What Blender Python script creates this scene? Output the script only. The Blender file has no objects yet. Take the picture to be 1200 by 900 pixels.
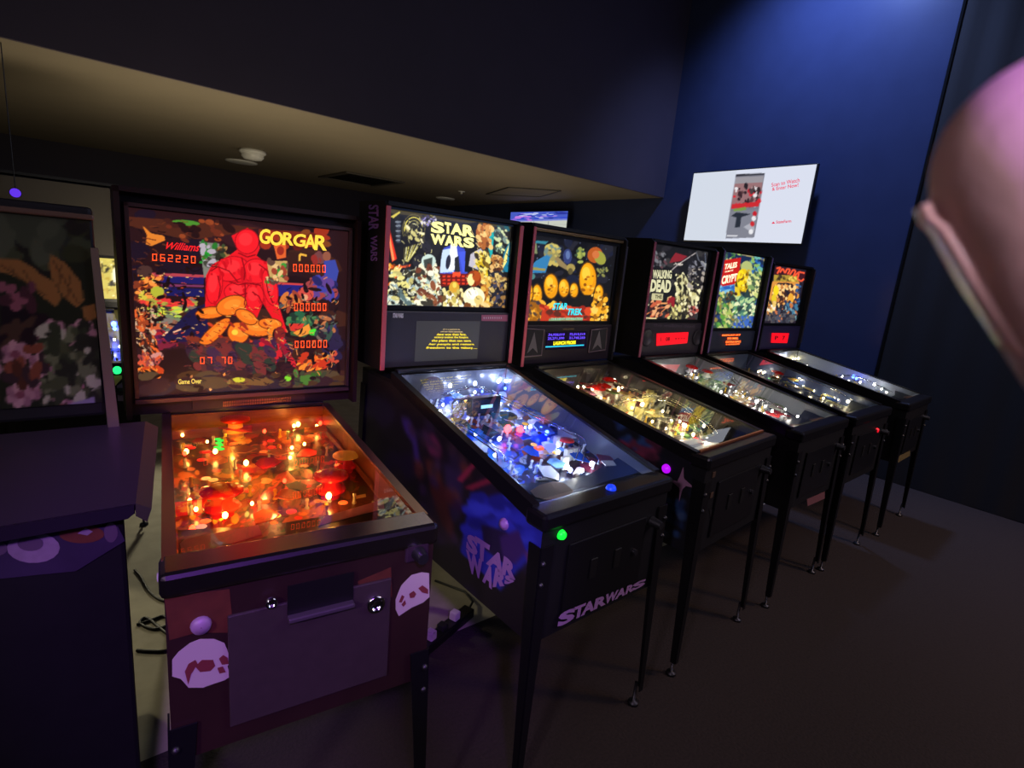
import bpy, bmesh, math, random
import numpy as np
from mathutils import Vector, Matrix

SC = bpy.context.scene
COL = SC.collection
PI = math.pi

# ------------------------------------------------------------------ camera
CAM_H = 1.66
F_PX = 640.0                                  # focal length for the 1200 x 900 frame
CX, CY = 600.0, 450.0
_R0 = np.array([800.0, -67.0, F_PX]); _V = np.array([-270.0, 2890.0, F_PX])
_V /= np.linalg.norm(_V); _R = _R0 - _R0.dot(_V) * _V; _R /= np.linalg.norm(_R)
_D = np.cross(_V, _R); _D = _D if _D[2] > 0 else -_D
MC = np.stack([_R, _D, -_V])                  # image axes (right, down, forward) -> world
cam = bpy.data.cameras.new('camera'); cam.sensor_width = 36.0; cam.lens = F_PX / 1200 * 36
cam.clip_start = 0.002; cam.clip_end = 60
cam.dof.use_dof = True; cam.dof.focus_distance = 2.6; cam.dof.aperture_fstop = 21
camo = bpy.data.objects.new('camera', cam); COL.objects.link(camo)
camo.matrix_world = Matrix(((MC[0][0], -MC[0][1], -MC[0][2], 0), (MC[1][0], -MC[1][1], -MC[1][2], 0),
                            (MC[2][0], -MC[2][1], -MC[2][2], CAM_H), (0, 0, 0, 1)))
SC.camera = camo

# ------------------------------------------------------------------ world, lamps, exposure
w = bpy.data.worlds.new('night'); SC.world = w; w.use_nodes = True
w.node_tree.nodes['Background'].inputs[0].default_value = (0.25, 0.2, 0.4, 1)
w.node_tree.nodes['Background'].inputs[1].default_value = 0.004
SC.view_settings.view_transform = 'Standard'; SC.view_settings.look = 'None'
SC.view_settings.exposure = 0.0; SC.view_settings.gamma = 1.0; SC.view_settings.use_curve_mapping = False

def lamp(kind, name, loc, energy, color, size=0.2, target=None, angle=None, blend=0.6, sy=None):
    l = bpy.data.lights.new(name, kind); l.energy = energy; l.color = color
    if kind == 'AREA':
        l.size = size
        if sy: l.shape = 'RECTANGLE'; l.size_y = sy
    else: l.shadow_soft_size = size
    if kind == 'SPOT': l.spot_size = angle or 1.2; l.spot_blend = blend
    o = bpy.data.objects.new(name, l); COL.objects.link(o); o.location = loc
    if target is not None:
        o.rotation_euler = (Vector(target) - Vector(loc)).to_track_quat('-Z', 'Y').to_euler()
    return o
# club lighting of the room: purple and blue stage cans, warm lamps of the room behind the row; the fills are added to brighten dark parts
lamp('AREA', 'room_fill', (3.7, -0.8, 3.85), 37, (0.86, 0.82, 1.0), 2.6, (3.0, 1.0, 0.5))  # added soft fill that lifts the dark front of the room
lamp('SPOT', 'purple_can', (-2.4, -0.8, 2.75), 165, (0.95, 0.72, 0.92), 0.15, (0.45, 1.3, 0.85), 0.66)
lamp('SPOT', 'violet_can', (-0.5, -1.2, 2.9), 330, (0.4, 0.12, 1.0), 0.12, (0.4, 1.1, 0.98), 0.5)
lamp('SPOT', 'purple_can_right', (1.6, -0.9, 3.6), 8, (0.62, 0.16, 1.0), 0.15, (0.3, 0.1, 1.6), 1.3)
lamp('SPOT', 'back_floor_lamp_2', (0.9, 5.3, 1.5), 90, (1.0, 0.92, 0.66), 0.1, (0.22, 3.4, 0.0), 0.8)
lamp('AREA', 'left_fill', (-2.7, 0.6, 3.3), 8, (1.0, 0.9, 0.92), 1.5, (1.0, 2.0, 1.3))  # added fill for the dark left-facing sides of the backboxes
lamp('SPOT', 'finger_fill', (-0.7, -0.9, 2.1), 68, (0.92, 0.82, 1.0), 0.1, (0.06, 0.03, 1.66), 0.4)  # added fill that brightens only the fingertip, no can of the room
lamp('AREA', 'blue_fill', (4.4, -2.4, 2.9), 22, (0.3, 0.45, 1.0), 0.8, (2.0, 1.0, 0.75))  # added blue fill on the machine fronts, imitating flare haze
lamp('SPOT', 'blue_can', (4.75, 2.6, 5.25), 720, (0.3, 0.44, 1.0), 0.15, (5.85, 2.7, 3.0), 1.9, 1.0)
lamp('SPOT', 'warm_can', (4.6, -1.6, 3.4), 200, (1.0, 0.58, 0.32), 0.25, (3.6, -0.1, 0.0), 1.5)
lamp('AREA', 'back_room_lamp', (0.95, 4.25, 1.0), 26, (1.0, 0.88, 0.64), 1.4, (0.8, 4.9, 2.6), sy=0.6)
lamp('AREA', 'back_room_lamp_2', (3.6, 5.1, 0.9), 15, (1.0, 0.84, 0.6), 2.4, (3.6, 5.0, 2.6), sy=0.9)
lamp('SPOT', 'back_floor_lamp', (-1.7, 5.4, 2.5), 210, (1.0, 0.9, 0.62), 0.1, (0.28, 3.5, 0.0), 0.8)

# ------------------------------------------------------------------ helpers
def lin(c):
    c = np.asarray(c, float) / 255.0
    return np.where(c <= 0.04045, c / 12.92, ((c + 0.055) / 1.055) ** 2.4)
def col4(c): return tuple(float(x) for x in lin(c)) + (1.0,)

_m = {}
def mat(name, c=(20, 20, 20), rough=0.5, metal=0.0, spec=0.5, emit=None, strength=1.0, noise=0.0, scale=30.0, bump=0.0, coat=0.0):
    if name in _m: return _m[name]
    m = bpy.data.materials.new(name); m.use_nodes = True; nt = m.node_tree; b = nt.nodes['Principled BSDF']
    b.inputs['Base Color'].default_value = col4(c); b.inputs['Roughness'].default_value = rough
    b.inputs['Metallic'].default_value = metal; b.inputs['Specular IOR Level'].default_value = spec
    b.inputs['Coat Weight'].default_value = coat
    if emit is not None:
        b.inputs['Emission Color'].default_value = col4(emit); b.inputs['Emission Strength'].default_value = strength
    if noise or bump:
        tc = nt.nodes.new('ShaderNodeTexCoord'); n = nt.nodes.new('ShaderNodeTexNoise'); n.inputs['Scale'].default_value = scale
        n.inputs['Detail'].default_value = 6; nt.links.new(tc.outputs['Object'], n.inputs['Vector'])
        if noise:
            r = nt.nodes.new('ShaderNodeMix'); r.data_type = 'RGBA'
            l = lin(c); r.inputs[6].default_value = tuple(l * (1 - noise)) + (1,); r.inputs[7].default_value = tuple(np.minimum(l * (1 + noise), 1)) + (1,)
            nt.links.new(n.outputs['Fac'], r.inputs[0]); nt.links.new(r.outputs[2], b.inputs['Base Color'])
        if bump:
            bp = nt.nodes.new('ShaderNodeBump'); bp.inputs['Strength'].default_value = bump; bp.inputs['Distance'].default_value = 0.01
            nt.links.new(n.outputs['Fac'], bp.inputs['Height']); nt.links.new(bp.outputs['Normal'], b.inputs['Normal'])
    _m[name] = m; return m
def print_mat(name, emit=0.0, rough=0.4, base=1.0, coat=0.0):
    """printed sheet: colours come from the mesh's colour attribute, backlit when emit > 0"""
    if name in _m: return _m[name]
    m = bpy.data.materials.new(name); m.use_nodes = True; nt = m.node_tree; b = nt.nodes['Principled BSDF']
    a = nt.nodes.new('ShaderNodeAttribute'); a.attribute_name = 'Col'
    b.inputs['Roughness'].default_value = rough; b.inputs['Coat Weight'].default_value = coat
    if base:
        nt.links.new(a.outputs['Color'], b.inputs['Base Color'])
    else: b.inputs['Base Color'].default_value = (0.01, 0.01, 0.01, 1)
    if emit:
        nt.links.new(a.outputs['Color'], b.inputs['Emission Color']); b.inputs['Emission Strength'].default_value = emit
    _m[name] = m; return m
def glass_mat(name, ior=1.9, tint=(1, 1, 1), rough=0.0):
    if name in _m: return _m[name]
    m = bpy.data.materials.new(name); m.use_nodes = True; nt = m.node_tree
    nt.nodes.remove(nt.nodes['Principled BSDF']); out = nt.nodes['Material Output']
    t = nt.nodes.new('ShaderNodeBsdfTransparent'); t.inputs[0].default_value = tint + (1,)
    g = nt.nodes.new('ShaderNodeBsdfGlossy'); g.inputs['Roughness'].default_value = rough
    f = nt.nodes.new('ShaderNodeFresnel'); f.inputs['IOR'].default_value = ior
    x = nt.nodes.new('ShaderNodeMixShader')
    nt.links.new(f.outputs[0], x.inputs[0]); nt.links.new(t.outputs[0], x.inputs[1]); nt.links.new(g.outputs[0], x.inputs[2])
    nt.links.new(x.outputs[0], out.inputs['Surface'])
    _m[name] = m; return m
def glow(name, c=(255, 255, 255), s=1.0): return mat(name, c, 0.5, emit=c, strength=s)

class MB:
    """collects simple shapes; build() links them as one mesh object"""
    def __init__(s): s.v = []; s.f = []; s.sm = []
    def add(s, vs, fs, smooth=False):
        b = len(s.v); s.v += [tuple(map(float, p)) for p in vs]
        for f in fs: s.f.append([b + i for i in f]); s.sm.append(smooth)
        return s
    def hexa(s, p):        # p: 4 bottom (ccw from above) + 4 top
        return s.add(p, [(3, 2, 1, 0), (4, 5, 6, 7), (0, 1, 5, 4), (1, 2, 6, 5), (2, 3, 7, 6), (3, 0, 4, 7)])
    def box(s, x0, x1, y0, y1, z0, z1, bev=0.0):
        if bev <= 0:
            return s.hexa([(x0, y0, z0), (x1, y0, z0), (x1, y1, z0), (x0, y1, z0), (x0, y0, z1), (x1, y0, z1), (x1, y1, z1), (x0, y1, z1)])
        b = min(bev, (x1 - x0) / 2.01, (y1 - y0) / 2.01, (z1 - z0) / 2.01)
        bm = bmesh.new(); bmesh.ops.create_cube(bm, size=1.0)
        for q in bm.verts: q.co = Vector(((x0 + x1) / 2 + q.co.x * (x1 - x0), (y0 + y1) / 2 + q.co.y * (y1 - y0), (z0 + z1) / 2 + q.co.z * (z1 - z0)))
        bmesh.ops.bevel(bm, geom=list(bm.edges), offset=b, segments=2, affect='EDGES', profile=0.5)
        bm.verts.index_update(); s.add([q.co[:] for q in bm.verts], [[q.index for q in f.verts] for f in bm.faces]); bm.free(); return s
    def cyl(s, p0, p1, r0, r1=None, n=14, smooth=True):
        r1 = r0 if r1 is None else r1
        p0 = Vector(p0); p1 = Vector(p1); d = (p1 - p0).normalized(); a = d.orthogonal().normalized(); b = d.cross(a)
        vs = []
        for p, r in ((p0, r0), (p1, r1)):
            vs += [tuple(p + r * (math.cos(2 * PI * i / n) * a + math.sin(2 * PI * i / n) * b)) for i in range(n)]
        s.add(vs, [(i, (i + 1) % n, n + (i + 1) % n, n + i) for i in range(n)], smooth)
        s.add(vs[:n], [tuple(range(n))[::-1]]); s.add(vs[n:], [tuple(range(n))]); return s
    def lathe(s, prof, c=(0, 0, 0), n=18, axis='z'):
        k = len(prof); vs = []
        for r, h in prof:
            for i in range(n):
                a = 2 * PI * i / n; q = (r * math.cos(a), r * math.sin(a), h)
                if axis == 'y': q = (q[0], q[2], q[1])
                if axis == 'x': q = (q[2], q[0], q[1])
                vs.append((c[0] + q[0], c[1] + q[1], c[2] + q[2]))
        fs = [(j * n + i, j * n + (i + 1) % n, (j + 1) * n + (i + 1) % n, (j + 1) * n + i) for j in range(k - 1) for i in range(n)]
        return s.add(vs, fs, True)
    def ball(s, c, r, n=10, k=7, sz=1.0):
        return s.lathe([(r * math.sin(PI * j / k) + 1e-5, -r * sz * math.cos(PI * j / k)) for j in range(k + 1)], c, n)
    def tube(s, pts, r, n=7):
        pts = [Vector(p) for p in pts]; vs = []; a = None
        for i, p in enumerate(pts):
            d = (pts[min(i + 1, len(pts) - 1)] - pts[max(i - 1, 0)]).normalized()
            a = (a - a.dot(d) * d).normalized() if a is not None and (a - a.dot(d) * d).length > 1e-6 else d.orthogonal().normalized()
            b = d.cross(a); rr = r[i] if isinstance(r, (list, tuple)) else r
            vs += [tuple(p + rr * (math.cos(2 * PI * j / n) * a + math.sin(2 * PI * j / n) * b)) for j in range(n)]
        m = len(pts)
        s.add(vs, [(i * n + j, i * n + (j + 1) % n, (i + 1) * n + (j + 1) % n, (i + 1) * n + j) for i in range(m - 1) for j in range(n)], True)
        s.add(vs[:n], [tuple(range(n))[::-1]]); s.add(vs[-n:], [tuple(range(n))]); return s
    def prism(s, poly, off):       # poly: 3D points of one face, off: extrusion vector
        n = len(poly); top = [tuple(Vector(p) + Vector(off)) for p in poly]
        return s.add(list(map(tuple, poly)) + top, [tuple(range(n))[::-1], tuple(range(n, 2 * n))] + [(i, (i + 1) % n, n + (i + 1) % n, n + i) for i in range(n)])
    def mesh(s, name, m, recalc=True):
        me = bpy.data.meshes.new(name); me.from_pydata(s.v, [], s.f); me.materials.append(m)
        me.polygons.foreach_set('use_smooth', s.sm)
        if recalc:
            bm = bmesh.new(); bm.from_mesh(me); bmesh.ops.recalc_face_normals(bm, faces=bm.faces); bm.to_mesh(me); bm.free()
        me.update(); return me
    def build(s, name, m, parent=None, loc=None):
        return link(name, s.mesh(name, m), parent, loc)
def link(name, me, parent=None, loc=None, rot=None, scale=None):
    o = bpy.data.objects.new(name, me); COL.objects.link(o)
    if parent is not None: o.parent = parent
    if loc is not None: o.location = loc
    if rot is not None: o.rotation_euler = rot
    if scale is not None: o.scale = scale
    return o
def tag(o, label=None, cat=None, group=None, kind=None):
    for k, v in (('label', label), ('category', cat), ('group', group), ('kind', kind)):
        if v: o[k] = v
    return o
def thing(name, label, cat, loc=(0, 0, 0), rz=0.0, group=None):
    o = bpy.data.objects.new(name, None); COL.objects.link(o); o.location = loc; o.rotation_euler = (0, 0, rz)
    o.empty_display_size = 0.1
    return tag(o, label, cat, group)
def struct(name, mb, m): return tag(mb.build(name, m), kind='structure')

# ---- local frames: where a sight line of the camera meets a plane of a machine (used to measure positions off the photograph)
class Frame:
    def __init__(s, x=0, y=0, yaw=0, z=0):
        s.x, s.y, s.yaw, s.z = x, y, yaw, z; s.c, s.s = math.cos(yaw), math.sin(yaw)
    def ray(s, px, py):
        d = MC @ np.array([px - CX, py - CY, F_PX]); o = np.array([-s.x, -s.y, CAM_H - s.z])
        r = lambda q: np.array([s.c * q[0] + s.s * q[1], -s.s * q[0] + s.c * q[1], q[2]])
        return r(o), r(d)
    def onu(s, px, py, u):
        o, d = s.ray(px, py); return o + d * (u - o[0]) / d[0]
    def onv(s, px, py, v):
        o, d = s.ray(px, py); return o + d * (v - o[1]) / d[1]
    def onz(s, px, py, a, b=0.0):             # plane z = a + b * v
        o, d = s.ray(px, py); t = (a + b * o[1] - o[2]) / (d[2] - b * d[1]); return o + d * t
WORLD = Frame()

# ---- printed art: polygons rasterised into the colour attribute of a fine grid
class Art:
    def __init__(s, nx, ny, bg, to_st, seed=1):
        s.nx, s.ny, s.to = nx, ny, to_st; s.W, s.H = nx * 2, ny * 2
        s.a = np.empty((s.H, s.W, 3)); s.a[:] = bg; s.r = np.random.RandomState(seed)
    def _fill(s, P, c, al=1.0):
        P = np.asarray(P, float) * (s.W, s.H)
        x0, y0 = np.floor(P.min(0)).astype(int); x1, y1 = np.ceil(P.max(0)).astype(int) + 1
        x0, y0 = max(x0, 0), max(y0, 0); x1, y1 = min(x1, s.W), min(y1, s.H)
        if x1 <= x0 or y1 <= y0: return
        X, Y = np.meshgrid(np.arange(x0, x1) + .5, np.arange(y0, y1) + .5); ins = np.zeros(X.shape, bool)
        n = len(P)
        for i in range(n):
            (xa, ya), (xb, yb) = P[i], P[(i + 1) % n]
            if ya == yb: continue
            ins ^= ((ya > Y) != (yb > Y)) & (X < (xb - xa) * (Y - ya) / (yb - ya) + xa)
        sub = s.a[y0:y1, x0:x1]; sub[ins] = sub[ins] * (1 - al) + np.asarray(c, float) * al
    def poly(s, pts, c, al=1.0): s._fill([s.to(*p) for p in pts], c, al)
    def ell(s, cx, cy, rx, ry, c, rot=0.0, al=1.0, n=22):
        k, q = math.cos(rot), math.sin(rot)
        s.poly([(cx + rx * math.cos(t) * k - ry * math.sin(t) * q, cy + rx * math.cos(t) * q + ry * math.sin(t) * k) for t in (2 * PI * i / n for i in range(n))], c, al)
    def line(s, pts, wd, c, al=1.0):
        for (xa, ya), (xb, yb) in zip(pts[:-1], pts[1:]):
            L = math.hypot(xb - xa, yb - ya) or 1; nx, ny = -(yb - ya) / L * wd / 2, (xb - xa) / L * wd / 2
            s.poly([(xa + nx, ya + ny), (xb + nx, yb + ny), (xb - nx, yb - ny), (xa - nx, ya - ny)], c, al)
    def ring(s, cx, cy, rx, ry, wd, c, a0=0, a1=2 * PI, n=20):
        s.line([(cx + rx * math.cos(a0 + (a1 - a0) * i / n), cy + ry * math.sin(a0 + (a1 - a0) * i / n)) for i in range(n + 1)], wd, c)
    def spray(s, box, n, cols, r0, r1, stretch=2.0, rot=None, al=1.0):
        x0, y0, x1, y1 = box
        for _ in range(n):
            c = cols[s.r.randint(len(cols))]; r = s.r.uniform(r0, r1)
            s.ell(s.r.uniform(x0, x1), s.r.uniform(y0, y1), r * s.r.uniform(1, stretch), r, c, s.r.uniform(0, PI) if rot is None else rot + s.r.uniform(-.3, .3), al, 9)
    def strokes(s, box, n, cols, L, wd, rot=None, seed=5):
        r = np.random.RandomState(seed); x0, y0, x1, y1 = box
        for i in range(n):
            x, y = r.uniform(x0, x1), r.uniform(y0, y1); a = r.uniform(0, PI) if rot is None else rot + r.uniform(-.4, .4); b = a + r.uniform(-.8, .8); l = L * r.uniform(.5, 1.2) / 2
            s.line([(x - l * math.cos(a), y - l * math.sin(a)), (x, y), (x + l * math.cos(b), y + l * math.sin(b))], wd * r.uniform(.6, 1.3), cols[i % len(cols)])
    def blur(s, k, n=2):
        for _ in range(n):
            for ax in (0, 1):
                p = np.concatenate([np.repeat(np.take(s.a, [0], ax), k, ax), s.a, np.repeat(np.take(s.a, [-1], ax), k, ax)], ax); c = np.cumsum(p, ax)
                m = s.a.shape[ax]; z = np.zeros_like(np.take(c, [0], ax)); c = np.concatenate([z, c], ax)
                s.a = (np.take(c, range(2 * k + 1, 2 * k + 1 + m), ax) - np.take(c, range(m), ax)) / (2 * k + 1)
    def colors(s):
        a = s.a.reshape(s.ny, 2, s.nx, 2, 3).mean((1, 3)); return lin(a)
    def build(s, name, m, fn, parent=None):
        """fn(s, t) arrays -> local coordinates"""
        nx, ny = s.nx, s.ny
        S, T = np.meshgrid(np.linspace(0, 1, nx), np.linspace(0, 1, ny)); co = np.stack(fn(S, T), -1).reshape(-1, 3)
        idx = np.arange(nx * ny).reshape(ny, nx)
        q = np.stack([idx[:-1, :-1], idx[:-1, 1:], idx[1:, 1:], idx[1:, :-1]], -1).reshape(-1, 4)
        me = bpy.data.meshes.new(name); me.vertices.add(len(co)); me.vertices.foreach_set('co', co.ravel())
        me.loops.add(q.size); me.loops.foreach_set('vertex_index', q.ravel().astype(np.int32))
        me.polygons.add(len(q)); me.polygons.foreach_set('loop_start', np.arange(0, q.size, 4, dtype=np.int32))
        me.update(calc_edges=True)
        at = me.color_attributes.new('Col', 'FLOAT_COLOR', 'POINT')
        c = np.ones((nx * ny, 4), np.float32); c[:, :3] = s.colors().reshape(-1, 3); at.data.foreach_set('color', c.ravel())
        me.materials.append(m); me.validate(); return link(name, me, parent)

# ---- lettering
_fonts = {}
def text_xy(body, bold=0.0, shear=0.0, spacing=1.0):
    key = (body, bold, shear, spacing)
    if key not in _fonts:
        cu = bpy.data.curves.new('lettering', 'FONT'); cu.body = body; cu.offset = bold; cu.shear = shear; cu.space_character = spacing
        cu.resolution_u = 3; cu.align_x = 'CENTER'; cu.space_line = 0.9
        o = bpy.data.objects.new('lettering', cu); COL.objects.link(o)
        dg = bpy.context.evaluated_depsgraph_get(); me = bpy.data.meshes.new_from_object(o.evaluated_get(dg))
        v = np.array([p.co[:2] for p in me.vertices]); f = [list(p.vertices) for p in me.polygons]
        bpy.data.objects.remove(o); bpy.data.curves.remove(cu); bpy.data.meshes.remove(me)
        v = (v - v.min(0)) / (v.max(0) - v.min(0)); _fonts[key] = (v, f)
    return _fonts[key]
def letters(name, body, quad, m, parent, bold=0.0, shear=0.0, spacing=1.0):
    """lettering stretched onto a quad given as bottom-left, bottom-right, top-right, top-left"""
    v, f = text_xy(body, bold, shear, spacing); q = [np.asarray(p, float) for p in quad]
    co = [tuple((q[0] * (1 - a) + q[1] * a) * (1 - b) + (q[3] * (1 - a) + q[2] * a) * b) for a, b in v]
    me = bpy.data.meshes.new(name); me.from_pydata(co, [], f); me.materials.append(m); me.update()
    return link(name, me, parent)
SEG = {'0': 'abcdef', '1': 'bc', '2': 'abged', '6': 'afgcde', '7': 'abc', '-': 'g', ' ': '', '3': 'abgcd', '4': 'fgbc', '5': 'afgcd', '8': 'abcdefg', '9': 'abcfgd', 'b': 'fgcde'}
def digits(name, body, quad, m, parent, gap=0.42):
    """seven-segment numerals"""
    q = [np.asarray(p, float) for p in quad]; n = len(body); mb = MB(); k = (1 - gap)
    def P(a, b): return (q[0] * (1 - a) + q[1] * a) * (1 - b) + (q[3] * (1 - a) + q[2] * a) * b
    t = 0.17; h = 0.10
    rects = dict(a=(0, 1 - h, 1, 1), d=(0, 0, 1, h), g=(0, .5 - h / 2, 1, .5 + h / 2), f=(0, .53, t, .97), b=(1 - t, .53, 1, .97), e=(0, .03, t, .47), c=(1 - t, .03, 1, .47))
    for i, ch in enumerate(body):
        for sname in SEG[ch]:
            x0, y0, x1, y1 = rects[sname]; A = lambda x: (i + gap / 2 + x * k) / n
            mb.add([P(A(x0), y0), P(A(x1), y0), P(A(x1), y1), P(A(x0), y1)], [(0, 1, 2, 3)])
    return mb.build(name, m, parent)

# ------------------------------------------------------------------ the room
CARPET = mat('carpet', (36, 27, 25), 0.95, noise=0.7, scale=90, bump=0.5)
CONCRETE = mat('painted_concrete', (150, 142, 120), 0.7, noise=0.35, scale=9, bump=0.25)
PAINT_LOW = mat('low_ceiling_paint', (120, 108, 88), 0.75, noise=0.08, scale=3)
PAINT_DARK = mat('dark_paint', (34, 27, 42), 0.7, noise=0.15, scale=4)
PAINT_BULK = mat('bulkhead_paint', (52, 42, 54), 0.8, noise=0.15, scale=4)
NAVY = mat('satin_navy_paint', (44, 52, 80), 0.27, spec=0.4, noise=0.12, scale=5, bump=0.02)
BLACKCLOTH = mat('black_drape', (13, 12, 15), 0.9, noise=0.3, scale=40)
XE, YS, ZS, ZC = 5.85, 4.48, 2.62, 5.4

struct('floor', MB().box(-3.2, XE, -3.2, 1.78, -0.1, 0), CARPET)
struct('floor.001', MB().box(-3.2, XE, 1.78, 9.4, -0.1, 0), CONCRETE)
struct('ceiling', MB().box(-3.2, XE, -3.2, YS, ZC, ZC + .1), PAINT_DARK)
struct('ceiling.001', MB().box(-3.2, XE, YS, 9.4, ZS, ZS + .1), PAINT_LOW)
struct('wall_soffit', MB().box(-3.2, XE, YS - .03, YS, ZS, ZC), PAINT_BULK)
struct('wall_right', MB().box(XE, XE + .1, 1.76, 9.4, 0, ZC), NAVY)
struct('wall_back', MB().box(-3.2, XE, 9.4, 9.5, 0, ZC), PAINT_DARK)
struct('wall_left', MB().box(-3.3, -3.2, -3.2, 9.4, 0, ZC), PAINT_DARK)
struct('wall_front', MB().box(-3.2, XE, -3.3, -3.2, 0, ZC), PAINT_DARK)
d = MB(); nf = 90; vs = []          # black drape hung in folds over the near half of the end wall
for i in range(nf + 1):
    y = 1.76 - 4.96 * i / nf; x = XE + 0.03 - 0.035 * (1 + math.sin(i * 1.35) * (0.7 + 0.3 * math.sin(i * .37))) / 2
    vs += [(x, y, 0.0), (x, y, ZC)]
d.add(vs, [(2 * i, 2 * i + 2, 2 * i + 3, 2 * i + 1) for i in range(nf)], True)
struct('wall_right.001', d, BLACKCLOTH)
struct('baseboard_right', MB().box(XE - .02, XE, 1.8, 9.4, 0, .1), mat('black_trim', (16, 15, 18), .5))
struct('trim_1', MB().box(XE - .006, XE + .02, 1.745, 1.765, 0, ZC), mat('matte_black_trim', (10, 10, 12), .95, spec=.1))

# --- fittings of the low ceiling
WHITE = mat('white_plastic', (225, 222, 212), 0.4)
def ceil_pt(px, py): return WORLD.onz(px, py, ZS)
p = ceil_pt(296, 176)
sd = thing('smoke_detector', 'round white smoke detector standing proud of the low ceiling', 'smoke detector', (p[0], p[1], ZS))
MB().lathe([(0.001, 0), (.135, 0), (.14, -.03), (.12, -.045), (.001, -.045)], n=28).build('base', WHITE, sd)
MB().lathe([(.115, -.045), (.115, -.075), (.09, -.1), (.03, -.11), (.001, -.11)], n=28).build('cover', WHITE, sd)
MB().lathe([(.02, -.108), (.016, -.118), (.001, -.12)], n=12).build('lens', mat('grey_plastic', (120, 115, 105), .4), sd)
p = ceil_pt(283, 189)
sp = thing('ceiling_plate', 'flat white round plate just behind the smoke detector', 'ceiling plate', (p[0], p[1], ZS))
MB().lathe([(.001, 0), (.19, 0), (.19, -.012), (.17, -.02), (.001, -.02)], n=28).build('plate', WHITE, sp)
p = ceil_pt(522, 232)
sp = thing('ceiling_plate', 'flat white round plate beside the small sprinkler on the low ceiling', 'ceiling plate', (p[0], p[1], ZS))
MB().lathe([(.001, 0), (.16, 0), (.16, -.012), (.14, -.02), (.001, -.02)], n=28).build('plate', WHITE, sp)
p = ceil_pt(541, 224)
sp = thing('fire_sprinkler', 'tiny pale fire sprinkler head on the low ceiling', 'sprinkler', (p[0], p[1], ZS))
MB().lathe([(.001, 0), (.05, 0), (.05, -.01), (.012, -.012), (.012, -.05), (.001, -.05)], n=14).build('escutcheon', WHITE, sp)
MB().cyl((0, 0, -.05), (0, 0, -.056), .03).build('deflector', mat('steel', (150, 150, 150), .3, 1.0), sp)
q = [ceil_pt(*a) for a in ((384, 208), (401, 200), (463, 211), (442, 218))]
c0 = sum(q) / 4
x0, x1 = c0[0] - .42, c0[0] + .42; y0, y1 = c0[1] - .52, c0[1] + .52
vt = thing('ceiling_vent', 'grey metal air vent with long slats set in the low ceiling', 'vent', (c0[0], c0[1], ZS))
VENT = mat('vent_metal', (86, 80, 70), .5, .4)
f = MB()
for a in ((-.42, .42, -.52, -.45), (-.42, .42, .45, .52), (-.42, -.35, -.45, .45), (.35, .42, -.45, .45)): f.box(a[0], a[1], a[2], a[3], -.02, 0, .004)
f.build('frame', VENT, vt)
MB().box(-.35, .35, -.45, .45, -.004, -.001).build('duct', mat('duct_black', (8, 8, 8), .9), vt)
sl = MB().hexa([(-.35, -.03, -.018), (.35, -.03, -.018), (.35, -.025, -.018), (-.35, -.025, -.018), (-.35, .02, -.006), (.35, .02, -.006), (.35, .025, -.006), (-.35, .025, -.006)]).mesh('slat', VENT)
for i in range(8): link('slat', sl, vt, (0, -.4 + i * .114, 0))
q = [ceil_pt(*a) for a in ((570, 227), (596, 219), (657, 223), (633, 230))]
ap = thing('access_panel', 'square access hatch outlined faintly in the low ceiling', 'hatch', (0, 0, 0))
c0 = sum(q) / 4; f = MB()
for i in range(4):
    a, b = q[i], q[(i + 1) % 4]; f.tube([(a[0], a[1], ZS - .004), (b[0], b[1], ZS - .004)], .012, 4)
f.build('frame', mat('hatch_frame', (52, 47, 40), .6), ap)
MB().prism([(a[0], a[1], ZS - .001) for a in q], (0, 0, -.004)).build('panel', PAINT_LOW, ap)

# --- televisions on the end wall
PL_BLACK = mat('black_plastic', (14, 14, 16), .35)
def television(label, y0, y1, z0, z1, to_art, tilt=0.0):
    """screen faces -x; y1 is the far (left in view) end"""
    t = thing('television', label, 'television', (XE, (y0 + y1) / 2, (z0 + z1) / 2), 0, 'televisions on the end wall')
    hw, hh = (y1 - y0) / 2, (z1 - z0) / 2; d0, d1 = -.16, -.11
    MB().box(d0 + .006, d1, -hw - .012, hw + .012, -hh - .014, hh + .012, .008).build('housing', PL_BLACK, t)
    MB().box(-.11, -.005, -.2, .2, -.15, .15).build('wall_bracket', PL_BLACK, t)
    art = to_art(hw, hh)
    art.build('screen', print_mat('lit_screen', 1.05, .25, 0.0), lambda s, q: (0 * s + d0 + .004, hw - 2 * hw * s, -hh + 2 * hh * q), t)
    return t, hw, hh, d0
TL, TR_, BR_, BL_ = [WORLD.onu(*a, XE - .16) for a in ((807.9, 212.3), (954.7, 182.1), (944.5, 277.8), (803.8, 287.9))]
ty1, ty0 = (TL[1] + BL_[1]) / 2, (TR_[1] + BR_[1]) / 2; tz1, tz0 = (TL[2] + TR_[2]) / 2, (BL_[2] + BR_[2]) / 2
def tvmap(px, py):
    q = WORLD.onu(px, py, XE - .16); return ((ty1 - q[1]) / (ty1 - ty0), (q[2] - tz0) / (tz1 - tz0))
def hom(q):
    """photo quad (tl, tr, br, bl) -> unit square"""
    A = []; b = []
    for (x, y), (u, v) in zip(q, ((0, 1), (1, 1), (1, 0), (0, 0))):
        A += [[x, y, 1, 0, 0, 0, -u * x, -u * y], [0, 0, 0, x, y, 1, -v * x, -v * y]]; b += [u, v]
    h = np.append(np.linalg.solve(np.array(A), np.array(b)), 1).reshape(3, 3)
    def f(x, y):
        r = h @ (x, y, 1); return r[0] / r[2], r[1] / r[2]
    return f
T = lambda x, y: (780 + x / 5.4545, 150 + y / 5.4545)          # coordinates of an enlarged view of this screen
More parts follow.
